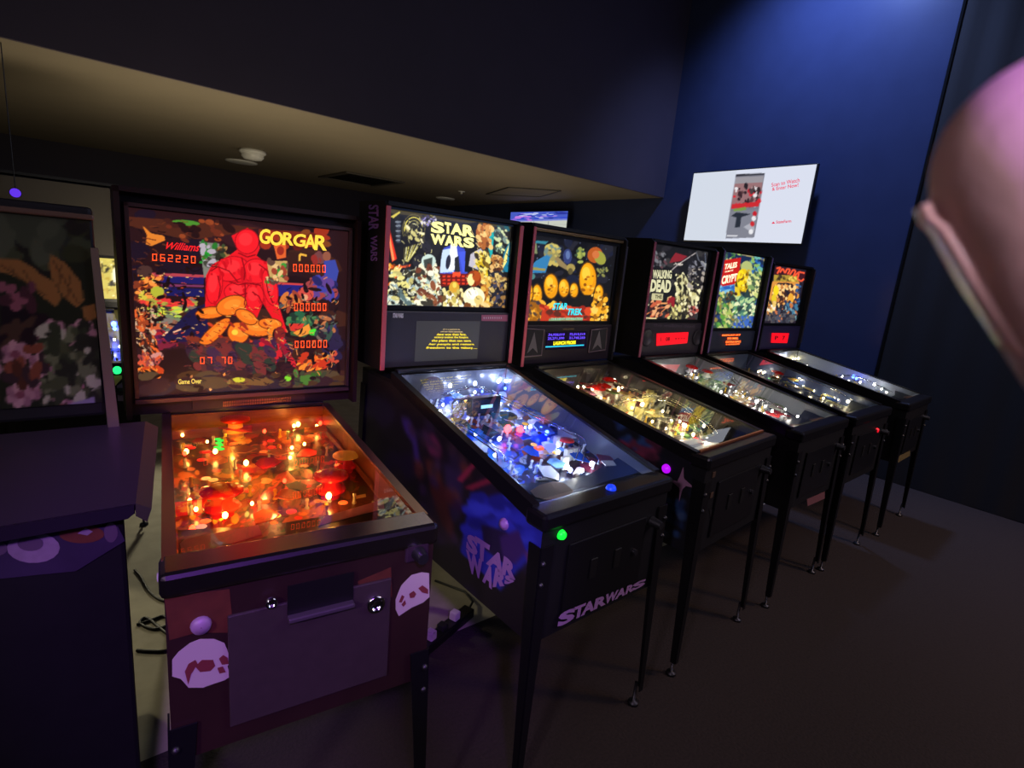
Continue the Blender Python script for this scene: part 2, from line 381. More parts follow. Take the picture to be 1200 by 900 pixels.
def tv_big(hw, hh):
    a = Art(150, 84, (214, 219, 234), hom([T(152, 340), T(953, 175), T(897, 697), T(130, 752)]), 3)
    P = lambda pts, c, al=1: a.poly([T(*p) for p in pts], c, al)
    P([(152, 340), (420, 285), (395, 720), (130, 752)], (207, 214, 226))
    P([(418, 312), (606, 280), (578, 688), (392, 714)], (120, 120, 132))
    P([(422, 314), (602, 282), (600, 292), (421, 326)], (30, 30, 36))
    P([(421, 330), (600, 300), (598, 345), (418, 372)], (150, 146, 152))
    P([(416, 372), (597, 340), (588, 470), (409, 500)], (150, 110, 112))
    r = a.r
    for i in range(46):
        cx = r.uniform(418, 592); cy = r.uniform(395, 505) - (cx - 418) * .12
        c = [(40, 26, 30), (186, 20, 36), (230, 226, 228), (210, 40, 50), (90, 60, 60)][r.randint(5)]
        a.ell(*T(cx, cy), r.uniform(1, 2.4), r.uniform(1.2, 3.4), c)
    for cx, cy, c in ((490, 375, (36, 28, 30)), (455, 430, (60, 34, 38)), (530, 405, (70, 60, 60)), (575, 390, (50, 36, 36))):
        a.ell(*T(cx, cy), 2.4, 3.4, c)
    P([(410, 500), (588, 462), (586, 492), (409, 528)], (200, 40, 44))
    P([(420, 530), (500, 505), (510, 522), (440, 548)], (120, 150, 70))
    P([(408, 545), (584, 510), (578, 684), (394, 712)], (126, 128, 140))
    P([(414, 572), (445, 545), (540, 545), (480, 572), (478, 634), (445, 640), (450, 578)], (36, 42, 52))
    P([(500, 630), (560, 590), (575, 640), (560, 660)], (170, 172, 182))
    for cx, cy, c in ((565, 540, (190, 30, 40)), (562, 570, (225, 225, 228)), (556, 605, (200, 40, 46)), (552, 655, (230, 230, 234))):
        a.ell(*T(cx, cy), 2.6, 3.0, c)
    P([(400, 690), (470, 684), (468, 692), (399, 699)], (220, 220, 226))
    return a
tv, hw, hh, d0 = television('large television showing a white advert with red lettering', ty0, ty1, tz0, tz1, tv_big)
TVF = lambda x, y: np.array([d0 + .002, *(WORLD.onu(*T(x, y), XE - .16)[1:] - np.array([(ty0 + ty1) / 2, (tz0 + tz1) / 2]))])
RED = glow('screen_red', (214, 44, 66), .9)
letters('lettering', 'Scan to Watch', [TVF(676, 376), TVF(856, 345), TVF(856, 318), TVF(676, 352)], RED, tv, .012)
letters('lettering', '& Enter Now!', [TVF(680, 402), TVF(848, 375), TVF(848, 350), TVF(680, 380)], RED, tv, .012)
letters('lettering', 'StateFarm', [TVF(706, 611), TVF(803, 603), TVF(803, 584), TVF(706, 592)], RED, tv, .02)
MB().add([TVF(*q) for q in ((676, 612), (688, 597), (700, 611))], [(0, 1, 2)]).build('emblem', RED, tv)
q = [WORLD.onu(*a, XE - .16) for a in ((597.4, 261), (663.4, 247.4), (665, 269.5))]
def tv_small(hw, hh):
    a = Art(110, 62, (70, 90, 190), lambda x, y: (x, y), 5)
    a.poly([(0, .0), (1, .0), (1, .52), (0, .42)], (196, 200, 188))
    a.poly([(0, .42), (1, .52), (1, .6), (0, .5)], (120, 130, 210))
    a.spray((.05, .62, .95, .95), 40, [(40, 50, 150), (160, 130, 220), (190, 200, 240), (50, 70, 200)], .01, .05, 3, 0)
    a.spray((.0, .5, .4, .8), 14, [(190, 120, 220), (130, 100, 220)], .02, .05, 2, 0)
    for x in (.2, .45, .7): a.line([(x, .02), (x, .46)], .006, (120, 120, 125))
    a.line([(0, .25), (1, .3)], .01, (150, 150, 150)); return a
yh = q[0][1]; yl = (q[1][1] + q[2][1]) / 2
television('smaller television glowing blue and white, half hidden behind the second backbox', yl, yh, q[2][2], q[1][2], tv_small)
p = WORLD.onv(18, 226, 4.55)
pl = thing('stage_lamp', 'small purple stage lamp glowing in the dark far left corner', 'stage lamp', tuple(p))
MB().cyl((0, .06, 0), (0, .0, 0), .026, .03).build('can', PL_BLACK, pl)
MB().cyl((0, -.001, 0), (0, -.004, 0), .026).build('lens', glow('purple_lens', (90, 46, 220), .9), pl)
MB().tube([(0, .04, .02), (0, .04, ZS - p[2])], .003).build('hanger', PL_BLACK, pl)

# ------------------------------------------------------------------ pinball machines
CHROME = mat('chrome', (200, 200, 205), .12, 1.0)
STEEL = mat('brushed_steel', (150, 148, 145), .3, 1.0)
DKSTEEL = mat('dull_steel', (70, 70, 74), .45, .9)
GUN = mat('dark_steel', (46, 46, 50), .35, .8)
LEGM = mat('black_leg', (17, 17, 20), .4, .3)
CAB = mat('black_cabinet', (17, 17, 20), .55, spec=.3, noise=.25, scale=25)
INK = mat('black_ink', (8, 8, 9), .5)
WOOD = mat('stained_wood_rail', (120, 62, 30), .4, noise=.35, scale=14)
GLASS = glass_mat('playfield_glass', 2.8)
PF_PRINT = print_mat('playfield_print', 0.0, .3, 1.0, .3)
CAB_PRINT = print_mat('cabinet_print', 0.0, .45, 1.0)
TRANS = print_mat('backlit_print', 1.25, .3, 0.0, .2)
SCREEN = print_mat('lit_screen')
CLEAR = glass_mat('clear_plastic', 1.5, (.9, .92, .95))
PROTO = {}
def proto(name, fn, m):
    k = (name, m.name)
    if k not in PROTO: PROTO[k] = fn().mesh(name, m)
    return PROTO[k]
def post_mb(): return MB().lathe([(.001, .032), (.005, .032), (.006, .026), (.004, .022), (.004, .008), (.007, .004), (.007, 0)], n=8)
def bulb_mb(): return MB().ball((0, 0, .012), .0075, 8, 6, 1.3)
def insert_mb(): return MB().lathe([(.001, .0016), (.013, .0016), (.014, .0002)], n=14)
def bumper_mb(): return MB().lathe([(.001, .055), (.02, .055), (.022, .03), (.036, .024), (.038, .018), (.024, .012), (.024, 0)], n=18)
def cap_mb(): return MB().lathe([(.001, .066), (.022, .066), (.042, .060), (.043, .054), (.001, .054)], n=20)
def target_mb(): return MB().box(-.012, .012, -.002, .002, 0, .032, .001)
def screw_mb(): return MB().lathe([(.001, .003), (.004, .0025), (.005, 0)], n=7)
def flipper_mb():
    n = 8; P = [(.009 * math.cos(PI / 2 + PI * i / n), .009 * math.sin(PI / 2 + PI * i / n), .008) for i in range(n + 1)]
    P += [(.068 + .005 * math.cos(-PI / 2 + PI * i / n), .005 * math.sin(-PI / 2 + PI * i / n), .008) for i in range(n + 1)]
    return MB().prism(P, (0, 0, .018))

class Machine:
    def __init__(s, label, x, y, yaw, W, zl, zb, L, bb, BW, B, zm, zt, ztop, group='pinball machines in the row',
                 cab=CAB, rail=GUN, bar=GUN, pf_front=.09, pf_back=.12, zbot=None, name='pinball_machine', **kw):
        for k_, v_ in kw.items(): setattr(s, k_, v_)
        s.root = thing(name, label, 'pinball machine', (x, y, 0), yaw, group)
        s.F = Frame(x, y, yaw); s.W, s.zl, s.zb, s.L, s.rail, s.bar = W, zl, zb, L, rail, bar
        s.k = (zb - zl) / L; s.pa = zl - pf_front; s.pk = (zb - pf_back - s.pa) / L; s.wi = W - .05
        s.zbot = zbot if zbot else zl - .42; s.D = L + .27
        s.bx, s.by, s.byaw = bb; s.BF = Frame(*bb); s.BW, s.B, s.zm, s.zt, s.ztop = BW, B, zm, zt, ztop
        s.zbb = zb + .005; s.cabm = cab
        s.cabinet(); s.backbox()
    # planes
    def gl(s, v): return s.zl + s.k * v
    def pfz(s, v): return s.pa + s.pk * v
    def pf(s, px, py, h=0.0): return s.F.onz(px, py, s.pa + h, s.pk)
    def st_pf(s, px, py):
        q = s.pf(px, py); return ((q[0] + s.wi / 2) / s.wi, (q[1] - .06) / (s.L - .06))
    def st_bb(s, px, py):
        q = s.BF.onv(px, py, 0.0); return ((q[0] + s.B / 2) / s.B, (q[2] - s.zm) / (s.zt - s.zm))
    def bbq(s, pts, off=.002): return [s.BF.onv(px, py, 0.0) + np.array([0, -off, 0]) for px, py in pts]
    def frq(s, pts, off=.002): return [s.F.onv(px, py, 0.0) + np.array([0, -off, 0]) for px, py in pts]
    def siq(s, pts, off=.002): return [s.F.onu(px, py, -s.W / 2) + np.array([-off, 0, 0]) for px, py in pts]
    def cabinet(s):
        W, L, D, zb, zl, z0, r = s.W / 2, s.L, s.D, s.zb, s.zl, s.zbot, s.root; t = .018
        m = MB()
        for u0, u1 in ((-W, -W + t), (W - t, W)):
            m.prism([(u0, 0, z0), (u0, 0, zl - .03), (u0, L, zb - .03), (u0, D, zb - .03), (u0, D, z0)], (u1 - u0, 0, 0))
        m.box(-W + t, W - t, 0, t, z0, zl - .045); m.box(-W + t, W - t, D - t, D, z0, zb - .03)
        m.box(-W + t, W - t, t, D - t, z0, z0 + t); m.box(-W + t, W - t, L, D - t, zb - .05, zb - .03)
        m.box(-W + t, W - t, L - .006, L, z0 + t, zb - .03)
        s.cab = m.build('cabinet', s.cabm, r)
        for sg in (-1, 1):
            a, b = (-W - .003, -W + .024) if sg < 0 else (W - .024, W + .003)
            MB().prism([(a, .05, zl - .04), (a, .05, s.gl(.05) + .004), (a, L, zb + .004), (a, L, zb - .04)], (b - a, 0, 0)).build('side_rail', s.rail, r)
        MB().box(-W - .008, W + .008, -.014, .075, zl - .05, zl + .006, .012).build('lock_bar', s.bar, r)
        gb = MB(); gb.add([(-W + .02, .07, s.gl(.07) - .002), (W - .02, .07, s.gl(.07) - .002), (W - .02, L, zb - .002), (-W + .02, L, zb - .002)], [(0, 1, 2, 3)])
        link('glass', gb.mesh('glass', getattr(s, 'glass', GLASS), False), r)
        MB().box(-W + .02, W - .02, L - .012, L + .012, zb - .004, zb + .012, .003).build('glass_trim', GUN, r)
        # legs
        for su in (-1, 1):
            for v, sv in ((.0, -1), (D, 1)):
                u = su * (W + .002); zt = (zl if sv < 0 else zb) - getattr(s, 'leg_top', .1); lm = MB(); e = .05
                for du, dv in ((-su * e, 0), (0, -sv * e)):
                    b = [(u, v + sv * .004, zt), (u + du, v + sv * .004 + dv, zt), (u + su * .012 + du * .42, v + sv * .02 + dv * .42, .07), (u + su * .012, v + sv * .02, .07)]
                    n = Vector((su * .004, 0, 0)) if du == 0 else Vector((0, sv * .004, 0)); lm.prism(b, n)
                lo = lm.build('leg', LEGM, r)
                c = (u + su * .004, v + sv * .012)
                MB().lathe([(.006, .1), (.006, .014), (.02, .012), (.022, .0), (.001, 0)], (c[0] - su * .01, c[1] - sv * .01, 0), 12).build('leveler', DKSTEEL, lo)
                for z in (zt - .05, zt - .12):
                    MB().ball((u + su * .003 - su * .012, v + sv * .01, z), .009, 8, 5).build('leg_bolt', DKSTEEL, lo)
        # coin door
        cw = W * .62
        cd = MB().box(-cw, cw, -.009, -.001, z0 + .05, zl - .12, .003).build('coin_door', s.doorm if hasattr(s, 'doorm') else GUN, r)
        for u in (() if hasattr(s, 'plunger') else (-.07, .05)):
            MB().box(u - .016, u + .016, -.014, -.009, zl - .27, zl - .2, .002).build('coin_slot', INK, cd)
        if not hasattr(s, 'plunger'): MB().cyl((cw * .75, -.009, zl - .24), (cw * .75, -.02, zl - .24), .011).build('door_lock', DKSTEEL, cd)
        pu, pz = getattr(s, 'plunger', (W - .075, zl - .15))
        MB().cyl((pu, -.002, pz), (pu, -.045, pz), .02, .014).build('plunger_housing', DKSTEEL, r)
        for sg in (-1, 1):
            o = MB().lathe([(.001, sg * .016), (.01, sg * .015), (.013, sg * .008), (.019, sg * .007), (.02, 0)], (sg * W, .17, zl - .1), 14, 'x')
            o.build('flipper_button', s.flip if hasattr(s, 'flip') else mat('white_button', (190, 180, 190), .3), r)
    def backbox(s):
        # the backbox is a part with its own origin; pieces on it are its sub-parts
        dx, dy = s.bx - s.F.x, s.by - s.F.y; c, q = s.F.c, s.F.s
        W, z0, z1 = s.BW / 2, s.zbb, s.ztop; m = MB(); t = .016
        m.box(-W + t, W - t, .01, .2, z0, z1 - t)
        for a in (-W, W - t): m.prism([(a, -.045, z0), (a, -.045, z1 - .02), (a, -.02, z1), (a, .2, z1), (a, .2, z0)], (t, 0, 0))
        m.box(-W + t, W - t, -.03, .2, z1 - t, z1)
        s.bb = m.build('backbox', s.cabm, s.root, (c * dx + q * dy, -q * dx + c * dy, 0)); s.bb.rotation_euler = (0, 0, s.byaw - s.F.yaw)
    def bb_trim(s, m, w=.018):
        W = s.BW / 2
        for a in (-W - .002, W - w + .002): MB().box(a, a + w, -.05, -.044, s.zbb, s.ztop - .02, .002).build('edge_trim', m, s.bb)
    def translite(s, art, m=None):
        art.build('translite', m or TRANS, lambda a, b: (-s.B / 2 + s.B * a, 0 * a, s.zm + (s.zt - s.zm) * b), s.bb)
        W = s.BW / 2 - .016; B = s.B / 2
        f = MB()                                                   # frame around the translite
        zt_ = min(s.zt + .02, s.ztop - .017); f.box(-W, -B, -.012, .008, s.zm - .02, zt_); f.box(B, W, -.012, .008, s.zm - .02, zt_)
        f.box(-B, B, -.012, .008, s.zt, min(s.zt + .02, s.ztop - .017)); f.box(-B, B, -.012, .008, s.zm - .02, s.zm)
        f.build('frame', PL_BLACK, s.bb)
    def panel(s, m=PL_BLACK, top=None):
        W = s.BW / 2 - .017
        MB().box(-W, W, -.022, .008, s.zbb + .004, (top or s.zm - .022), .004).build('display_panel', m, s.bb)
    def side_print(s, nx, ny, bg, paint, seed):
        d1 = s.D; top = lambda v: np.minimum(s.zl + s.k * v, s.zb) - .045
        def st(px, py):
            q = s.F.onu(px, py, -s.W / 2); return q[1] / d1, (q[2] - s.zbot) / (top(q[1]) - s.zbot)
        a = Art(nx, ny, bg, st, seed); paint(a)
        a.build('side_print', CAB_PRINT, lambda p, q: (0 * p - s.W / 2 - .0004, d1 * p, s.zbot + (top(d1 * p) - s.zbot) * q), s.root)
    def gi(s, px, py, c, watt, h=.06, r=.006):
        q = s.pf(px, py, h); l = bpy.data.lights.new('playfield_lamp', 'POINT'); l.energy = watt; l.color = tuple(lin(c)); l.shadow_soft_size = r
        o = bpy.data.objects.new('playfield_lamp', l); COL.objects.link(o); o.parent = s.root
        o.location = (max(-s.wi / 2 + .03, min(s.wi / 2 - .03, q[0])), max(.1, min(s.L - .04, q[1])), q[2])
    # ---- under the glass
    def playfield(s, art, wall=(60, 62, 70), wall_rough=.35):
        art.build('playfield', PF_PRINT, lambda a, b: (-s.wi / 2 + s.wi * a, .06 + (s.L - .06) * b, s.pfz(.06 + (s.L - .06) * b)), s.root)
        wm = mat('inner_wall_%d_%d_%d' % wall, wall, wall_rough)
        for sg in (-1, 1):
            u0 = sg * s.wi / 2; u1 = sg * (s.W / 2 - .0182)
            a, b = min(u0, u1), max(u0, u1)
            MB().prism([(a, .06, s.pfz(.06) - .02), (a, .06, s.gl(.06) - .006), (a, s.L - .02, s.gl(s.L - .02) - .006), (a, s.L - .02, s.pfz(s.L - .02) - .02)], (b - a, 0, 0)).build('inner_wall', wm, s.root)
        v = s.L - .016
        MB().box(-s.wi / 2, s.wi / 2, v, v + .004, s.pfz(v) - .01, s.gl(v) - .006).build('back_panel', wm, s.root)
    def put(s, name, me, px, py, h=0.0, rot=0.0, sc=1.0, kid=None):
        q = s.pf(px, py, h); return s.put_uv(name, me, q[0], q[1], h, rot, sc, kid)
    def inside(s, u, v, m=.02): return abs(u) < s.wi / 2 - m and .08 + m < v < s.L - .03 - m
    def put_uv(s, name, me, u, v, h=0.0, rot=0.0, sc=1.0, kid=None):
        u = max(-s.wi / 2 + .012, min(s.wi / 2 - .012, u)); v = max(.075, min(s.L - .035, v))
        o = link(name, me, s.root, (u, v, s.pfz(v) + h), (math.atan(s.pk), 0, rot), (sc, sc, sc))
        if kid: link(kid[0], kid[1], o)
        return o
    def bulb(s, px, py, m, sc=1.0, h=.004): return s.put('bulb', proto('bulb', bulb_mb, m), px, py, h + .012 * sc, sc=sc)
    def bumper(s, px, py, body, cap, sc=1.0, h=0.0):
        return s.put('pop_bumper', proto('pop_bumper', bumper_mb, body), px, py, h, sc=sc, kid=('bumper_cap', proto('bumper_cap', cap_mb, cap)))
    def plastic(s, pts, m, h=.035, th=.003, name='plastic'):
        P = []
        for px, py in pts:
            q = s.pf(px, py, h); q[0] = max(-s.wi / 2 + .004, min(s.wi / 2 - .004, q[0])); q[1] = max(.07, min(s.L - .03, q[1])); q[2] = s.pfz(q[1]) + h; P.append(q)
        return MB().prism(P, (0, 0, th)).build(name, m, s.root)
    def wire(s, pts, m, r=.0025, name='wire_ramp'):
        P = []
        for px, py, h in pts:
            q = s.pf(px, py, h); q[0] = max(-s.wi / 2 + .01, min(s.wi / 2 - .01, q[0])); q[1] = max(.07, min(s.L - .03, q[1])); q[2] = s.pfz(q[1]) + h; P.append(Vector(q))
        # smooth path, double rail
        Q = []
        for i in range(len(P) - 1):
            p0, p1, p2, p3 = P[max(i - 1, 0)], P[i], P[i + 1], P[min(i + 2, len(P) - 1)]
            for k in range(5):
                t = k / 5; Q.append(.5 * ((2 * p1) + (p2 - p0) * t + (2 * p0 - 5 * p1 + 4 * p2 - p3) * t * t + (3 * p1 - p0 - 3 * p2 + p3) * t ** 3))
        Q.append(P[-1]); mb = MB()
        for sg in (-1, 1):
            R = []
            for i, q in enumerate(Q):
                d = (Q[min(i + 1, len(Q) - 1)] - Q[max(i - 1, 0)]); n = Vector((-d.y, d.x, 0)).normalized(); R.append(q + n * .013 * sg)
            mb.tube(R, r, 5)
        return mb.build(name, m, s.root)
    def dress(s, seed, posts, bulbs, inserts, bulb_ms, insert_ms, plastic_ms, n_plastic=8, post_m=None, vmin=.26):
        R = random.Random(seed); hw = s.wi / 2
        taken = []
        def spot(rad, tries=60):
            for _ in range(tries):
                u, v = R.uniform(-hw + .03, hw - .03), R.uniform(vmin, s.L - .06)
                if all((u - a) ** 2 + (v - b) ** 2 > (rad + c) ** 2 for a, b, c in taken): taken.append((u, v, rad)); return u, v
            return None
        pm = post_m or mat('clear_post', (190, 190, 190), .2)
        for i in range(posts):
            q = spot(.012)
            if q: s.put_uv('post', proto('post', post_mb, pm if (i % 3 or post_m) else mat('yellow_post', (230, 190, 40), .3)), *q)
        for i in range(bulbs):
            q = spot(.01)
            if q: s.put_uv('bulb', proto('bulb', bulb_mb, bulb_ms[i % len(bulb_ms)]), *q, h=.012)
        for i in range(inserts):
            q = spot(.012)
            if q: s.put_uv('insert_light', proto('insert_light', insert_mb, insert_ms[i % len(insert_ms)]), *q)
        for i in range(n_plastic):
            q = spot(.03)
            if not q: continue
            n = R.randint(4, 6); a0 = R.uniform(0, 6); P = []
            for k in range(n):
                a = a0 + 2 * PI * k / n; r = R.uniform(.02, .048); u, v = q[0] + r * math.cos(a), q[1] + r * 1.3 * math.sin(a)
                u = max(-hw + .005, min(hw - .005, u)); v = max(.2, min(s.L - .04, v)); P.append((u, v, s.pfz(v) + .033))
            MB().prism(P, (0, 0, .003)).build('plastic', plastic_ms[i % len(plastic_ms)], s.root)
    def flippers(s, m, v=.25, gap=.045):
        for sg in (-1, 1):
            s.put_uv('flipper', proto('flipper', flipper_mb, m), sg * (gap + .062), v, 0, PI + .5 if sg > 0 else -.5)
    def apron(s, m, cards, v1=.22, h=.05):
        W = s.wi / 2 - .003; z = lambda v: s.pfz(v) + h
        a = MB().prism([(-W, .062, z(.062)), (W, .062, z(.062)), (W, v1, z(v1)), (.07, v1 - .05, z(v1 - .05)), (-.07, v1 - .05, z(v1 - .05)), (-W, v1, z(v1))], (0, 0, .004)).build('apron', m, s.root)
        for pts, cm in cards:
            MB().prism([(u, v, z(v) + .0045) for u, v in pts], (0, 0, .0012)).build('instruction_card', cm, a)
        return a

# ================================================================== 1: the older machine lit red and orange
G = Machine('older pinball machine with red and orange backglass over an orange glowing playfield', .398, 1.115, -.119, .58, 1.0, 1.02, 1.10, (.53, 2.2, -.03), .80, .725, 1.092, 1.722, 1.785,
            rail=mat('worn_metal_rail', (150, 118, 96), .28, .9), bar=mat('worn_lock_bar', (150, 140, 150), .25, 1.0), pf_front=.08, pf_back=.10, zbot=.55,
            leg_top=.36, glass=glass_mat('worn_glass', 2.2), plunger=(.245, .935), cab=mat('stencilled_cabinet', (38, 19, 17), .5, noise=.5, scale=7), doorm=mat('coin_door_paint', (60, 49, 50), .5, .2, noise=.2, scale=40))
g = lambda x, y: (130 + x / 3.7517, 230 + y / 3.7517)
a = Art(300, 256, (38, 17, 20), G.st_bb, 11); r = a.r
gp = lambda pts, c, al=1: a.poly([g(*p) for p in pts], c, al)
ge = lambda x, y, rx, ry, c, rot=0, al=1: a.ell(*g(x, y), rx / 3.7517, ry / 3.7517, c, rot, al)
gs = lambda box, n, cols, r0, r1, st=2, rot=None: a.spray((*g(box[0], box[1]), *g(box[2], box[3])), n, cols, r0 / 3.75, r1 / 3.75, st, rot)
gl_ = lambda pts, wd, c: a.line([g(*p) for p in pts], wd / 3.75, c)
gs((60, 60, 1020, 860), 60, [(30, 12, 16), (50, 22, 26), (28, 16, 30), (60, 30, 22)], 20, 60, 2.5, .1)
gp([(70, 90), (560, 130), (650, 140), (520, 170), (380, 190), (300, 185), (70, 130)], (74, 34, 22)); ge(330, 118, 62, 12, (70, 130, 40), .08)
gs((250, 110, 520, 200), 26, [(100, 40, 24), (60, 26, 20), (140, 62, 30), (36, 14, 14)], 5, 18, 2.5, .3)
gp([(54, 130), (76, 135), (64, 190)], (190, 180, 40))
gp([(140, 130), (180, 165), (235, 175), (240, 195), (180, 220), (155, 212), (160, 172)], (214, 120, 40)); gl_([(155, 185), (200, 195)], 4, (90, 40, 20))
gp([(390, 200), (478, 210), (470, 330), (410, 360)], (120, 120, 110)); gs((395, 205, 465, 300), 26, [(30, 140, 40), (170, 160, 170), (60, 60, 50), (40, 110, 40)], 5, 14)
gs((465, 225, 520, 270), 16, [(60, 70, 40), (150, 110, 60), (40, 40, 30)], 5, 12)
gp([(185, 345), (410, 355), (408, 388), (188, 378)], (30, 26, 92)); gp([(180, 336), (410, 346), (410, 358), (185, 350)], (170, 60, 70))
gp([(190, 396), (410, 408), (410, 442), (195, 436)], (26, 24, 84)); gp([(185, 384), (410, 392), (410, 400), (188, 396)], (120, 50, 90))
gp([(720, 385), (850, 390), (900, 420), (860, 442), (720, 438)], (32, 30, 110)); gp([(720, 378), (850, 384), (850, 392), (720, 388)], (190, 60, 60))
gs((110, 330, 235, 470), 70, [(226, 110, 40), (240, 140, 60), (120, 50, 30), (90, 30, 20), (200, 180, 60)], 5, 14)
ge(205, 420, 30, 24, (170, 170, 50)); ge(150, 330, 34, 26, (70, 44, 40))
gs((160, 450, 380, 490), 40, [(230, 90, 40), (214, 50, 50), (160, 150, 60), (120, 100, 90)], 4, 12, 4, .05)
gs((160, 490, 330, 560), 50, [(200, 200, 60), (160, 190, 80), (110, 120, 90), (60, 60, 50)], 4, 11, 4, .1)
gs((150, 545, 290, 620), 44, [(140, 90, 70), (120, 110, 100), (200, 90, 50), (90, 100, 90)], 5, 14, 4, .05)
gs((160, 600, 360, 660), 36, [(170, 30, 40), (120, 30, 50), (90, 30, 70), (60, 20, 40)], 8, 20, 3, 0)
gp([(230, 620), (350, 500), (420, 470), (430, 600), (380, 640), (250, 640)], (26, 22, 60)); gl_([(232, 606), (252, 596)], 7, (235, 190, 150)); gl_([(275, 598), (310, 584)], 7, (235, 170, 130))
gs((110, 480, 200, 720), 90, [(150, 60, 30), (60, 30, 26), (210, 90, 40), (200, 160, 130), (40, 20, 24)], 5, 14, 2.5, 1.2)
gp([(160, 640), (180, 640), (235, 705), (222, 715)], (226, 96, 40)); gs((130, 690, 230, 740), 24, [(210, 80, 50), (200, 130, 120), (140, 60, 60)], 4, 11, 3)
ge(182, 772, 52, 28, (226, 88, 28), -.1); gs((140, 750, 230, 795), 16, [(240, 120, 40), (190, 60, 24)], 5, 14, 3, 0)
# a plain heap of red crags stands at the centre
crag = (222, 22, 32)
gp([(415, 490), (418, 350), (445, 300), (520, 262), (555, 235), (530, 175), (560, 160), (600, 140), (640, 170), (655, 230), (640, 262), (690, 300), (718, 360), (735, 470), (775, 600), (740, 585), (668, 470), (640, 540), (520, 520), (470, 480)], crag)
for x, y, rx, ry, ro in ((598, 200, 50, 52, 0), (530, 320, 74, 52, -.2), (640, 330, 58, 52, .2), (455, 390, 34, 80, .1), (700, 400, 30, 80, -.2), (560, 420, 60, 40, 0), (630, 440, 40, 56, 0)):
    ge(x, y, rx + 4, ry + 4, (160, 10, 22), ro); ge(x, y, rx, ry, (230, 26, 36), ro); ge(x - 6, y - 10, rx * .6, ry * .55, (238, 44, 50), ro)
gs((440, 280, 700, 480), 40, [(190, 12, 24), (206, 18, 30)], 3, 8, 5, 1.3)
gp([(330, 640), (420, 620), (800, 640), (800, 690), (600, 690), (380, 690)], (74, 34, 30)); gs((350, 630, 780, 700), 50, [(120, 44, 30), (60, 28, 34), (90, 40, 40)], 10, 26, 3, .1)
# a ridge of orange dunes below it
for x, y, rx, ry, ro in ((440, 512, 66, 24, -.1), (530, 480, 66, 40, -.3), (455, 600, 90, 26, -.75), (560, 600, 46, 44, .6), (640, 580, 70, 34, .1), (700, 560, 50, 22, .1), (595, 530, 50, 26, .5)):
    ge(x, y, rx + 4, ry + 4, (96, 36, 14), ro); ge(x, y, rx, ry, (232, 112, 28), ro); ge(x + 4, y - 5, rx * .6, ry * .5, (240, 132, 40), ro)
ge(545, 598, 14, 12, (255, 196, 60)); ge(702, 590, 11, 16, (255, 200, 60)); a.ring(*g(752, 610), 14, 14, 5, (230, 120, 30), PI * .5, PI * 1.4)
ge(742, 605, 24, 32, (120, 30, 30)); gs((420, 560, 700, 640), 20, [(200, 60, 30), (150, 40, 24)], 3, 8, 4, .5)
gs((640, 640, 800, 720), 34, [(200, 30, 40), (140, 20, 40), (60, 30, 60), (40, 60, 40)], 6, 18, 3, .9)
gs((350, 660, 720, 760), 80, [(60, 34, 60), (80, 40, 40), (46, 26, 44), (40, 50, 40), (110, 40, 40)], 8, 26, 2, .9)
# right hand side patches
gp([(650, 145), (950, 165), (945, 215), (650, 190)], (110, 34, 20)); gs((650, 150, 950, 220), 22, [(150, 44, 22), (90, 24, 16), (120, 60, 24)], 10, 24, 3, .1)
gp([(685, 285), (775, 285), (775, 378), (700, 378)], (190, 150, 90)); gs((690, 285, 780, 375), 26, [(60, 140, 50), (220, 180, 120), (150, 60, 40), (90, 60, 50)], 5, 13)
gp([(715, 215), (770, 210), (770, 270), (730, 278)], (216, 92, 40)); ge(745, 240, 16, 20, (150, 40, 26))
gp([(780, 245), (955, 255), (950, 335), (780, 330)], (54, 26, 20)); gl_([(828, 285), (830, 255), (860, 262)], 9, (230, 170, 60)); gs((875, 245, 925, 290), 10, [(140, 40, 34), (110, 60, 60)], 8, 16)
ge(948, 265, 18, 22, (140, 80, 60)); gp([(935, 285), (985, 280), (1000, 330), (985, 400), (940, 400)], (56, 66, 150)); gs((880, 360, 990, 440), 44, [(60, 60, 150), (90, 60, 130), (150, 60, 60), (36, 34, 90)], 8, 20)
ge(855, 430, 36, 32, (196, 70, 60)); ge(850, 445, 16, 14, (220, 150, 110)); gs((750, 440, 830, 500), 24, [(150, 60, 40), (60, 40, 60), (200, 110, 50)], 5, 14, 3)
gp([(800, 470), (955, 470), (955, 505), (800, 505)], (80, 26, 18)); gp([(800, 632), (955, 630), (955, 666), (800, 668)], (60, 20, 18)); gs((960, 560, 1000, 700), 14, [(50, 40, 90), (40, 30, 60)], 12, 24)
gp([(775, 540), (880, 520), (900, 580), (850, 620), (790, 610)], (60, 90, 50)); gs((780, 510, 900, 560), 26, [(40, 90, 60), (70, 120, 70), (30, 50, 40)], 8, 16); gp([(780, 560), (850, 560), (830, 600), (790, 590)], (206, 50, 40)); gp([(800, 600), (870, 560), (880, 600), (830, 618)], (230, 140, 50))
ge(895, 598, 26, 15, (70, 210, 50)); gs((900, 530, 980, 620), 26, [(50, 70, 60), (110, 90, 80), (40, 30, 40), (170, 100, 60)], 5, 12, 3)
gs((830, 700, 945, 755), 50, [(230, 96, 30), (240, 130, 40), (190, 50, 24), (110, 40, 24)], 5, 14, 2.5, -.6); gs((960, 690, 1000, 730), 8, [(190, 70, 50)], 5, 10)
gs((100, 780, 1000, 850), 50, [(50, 26, 30), (70, 44, 24), (40, 30, 40), (80, 60, 40)], 10, 30, 4, -.1)
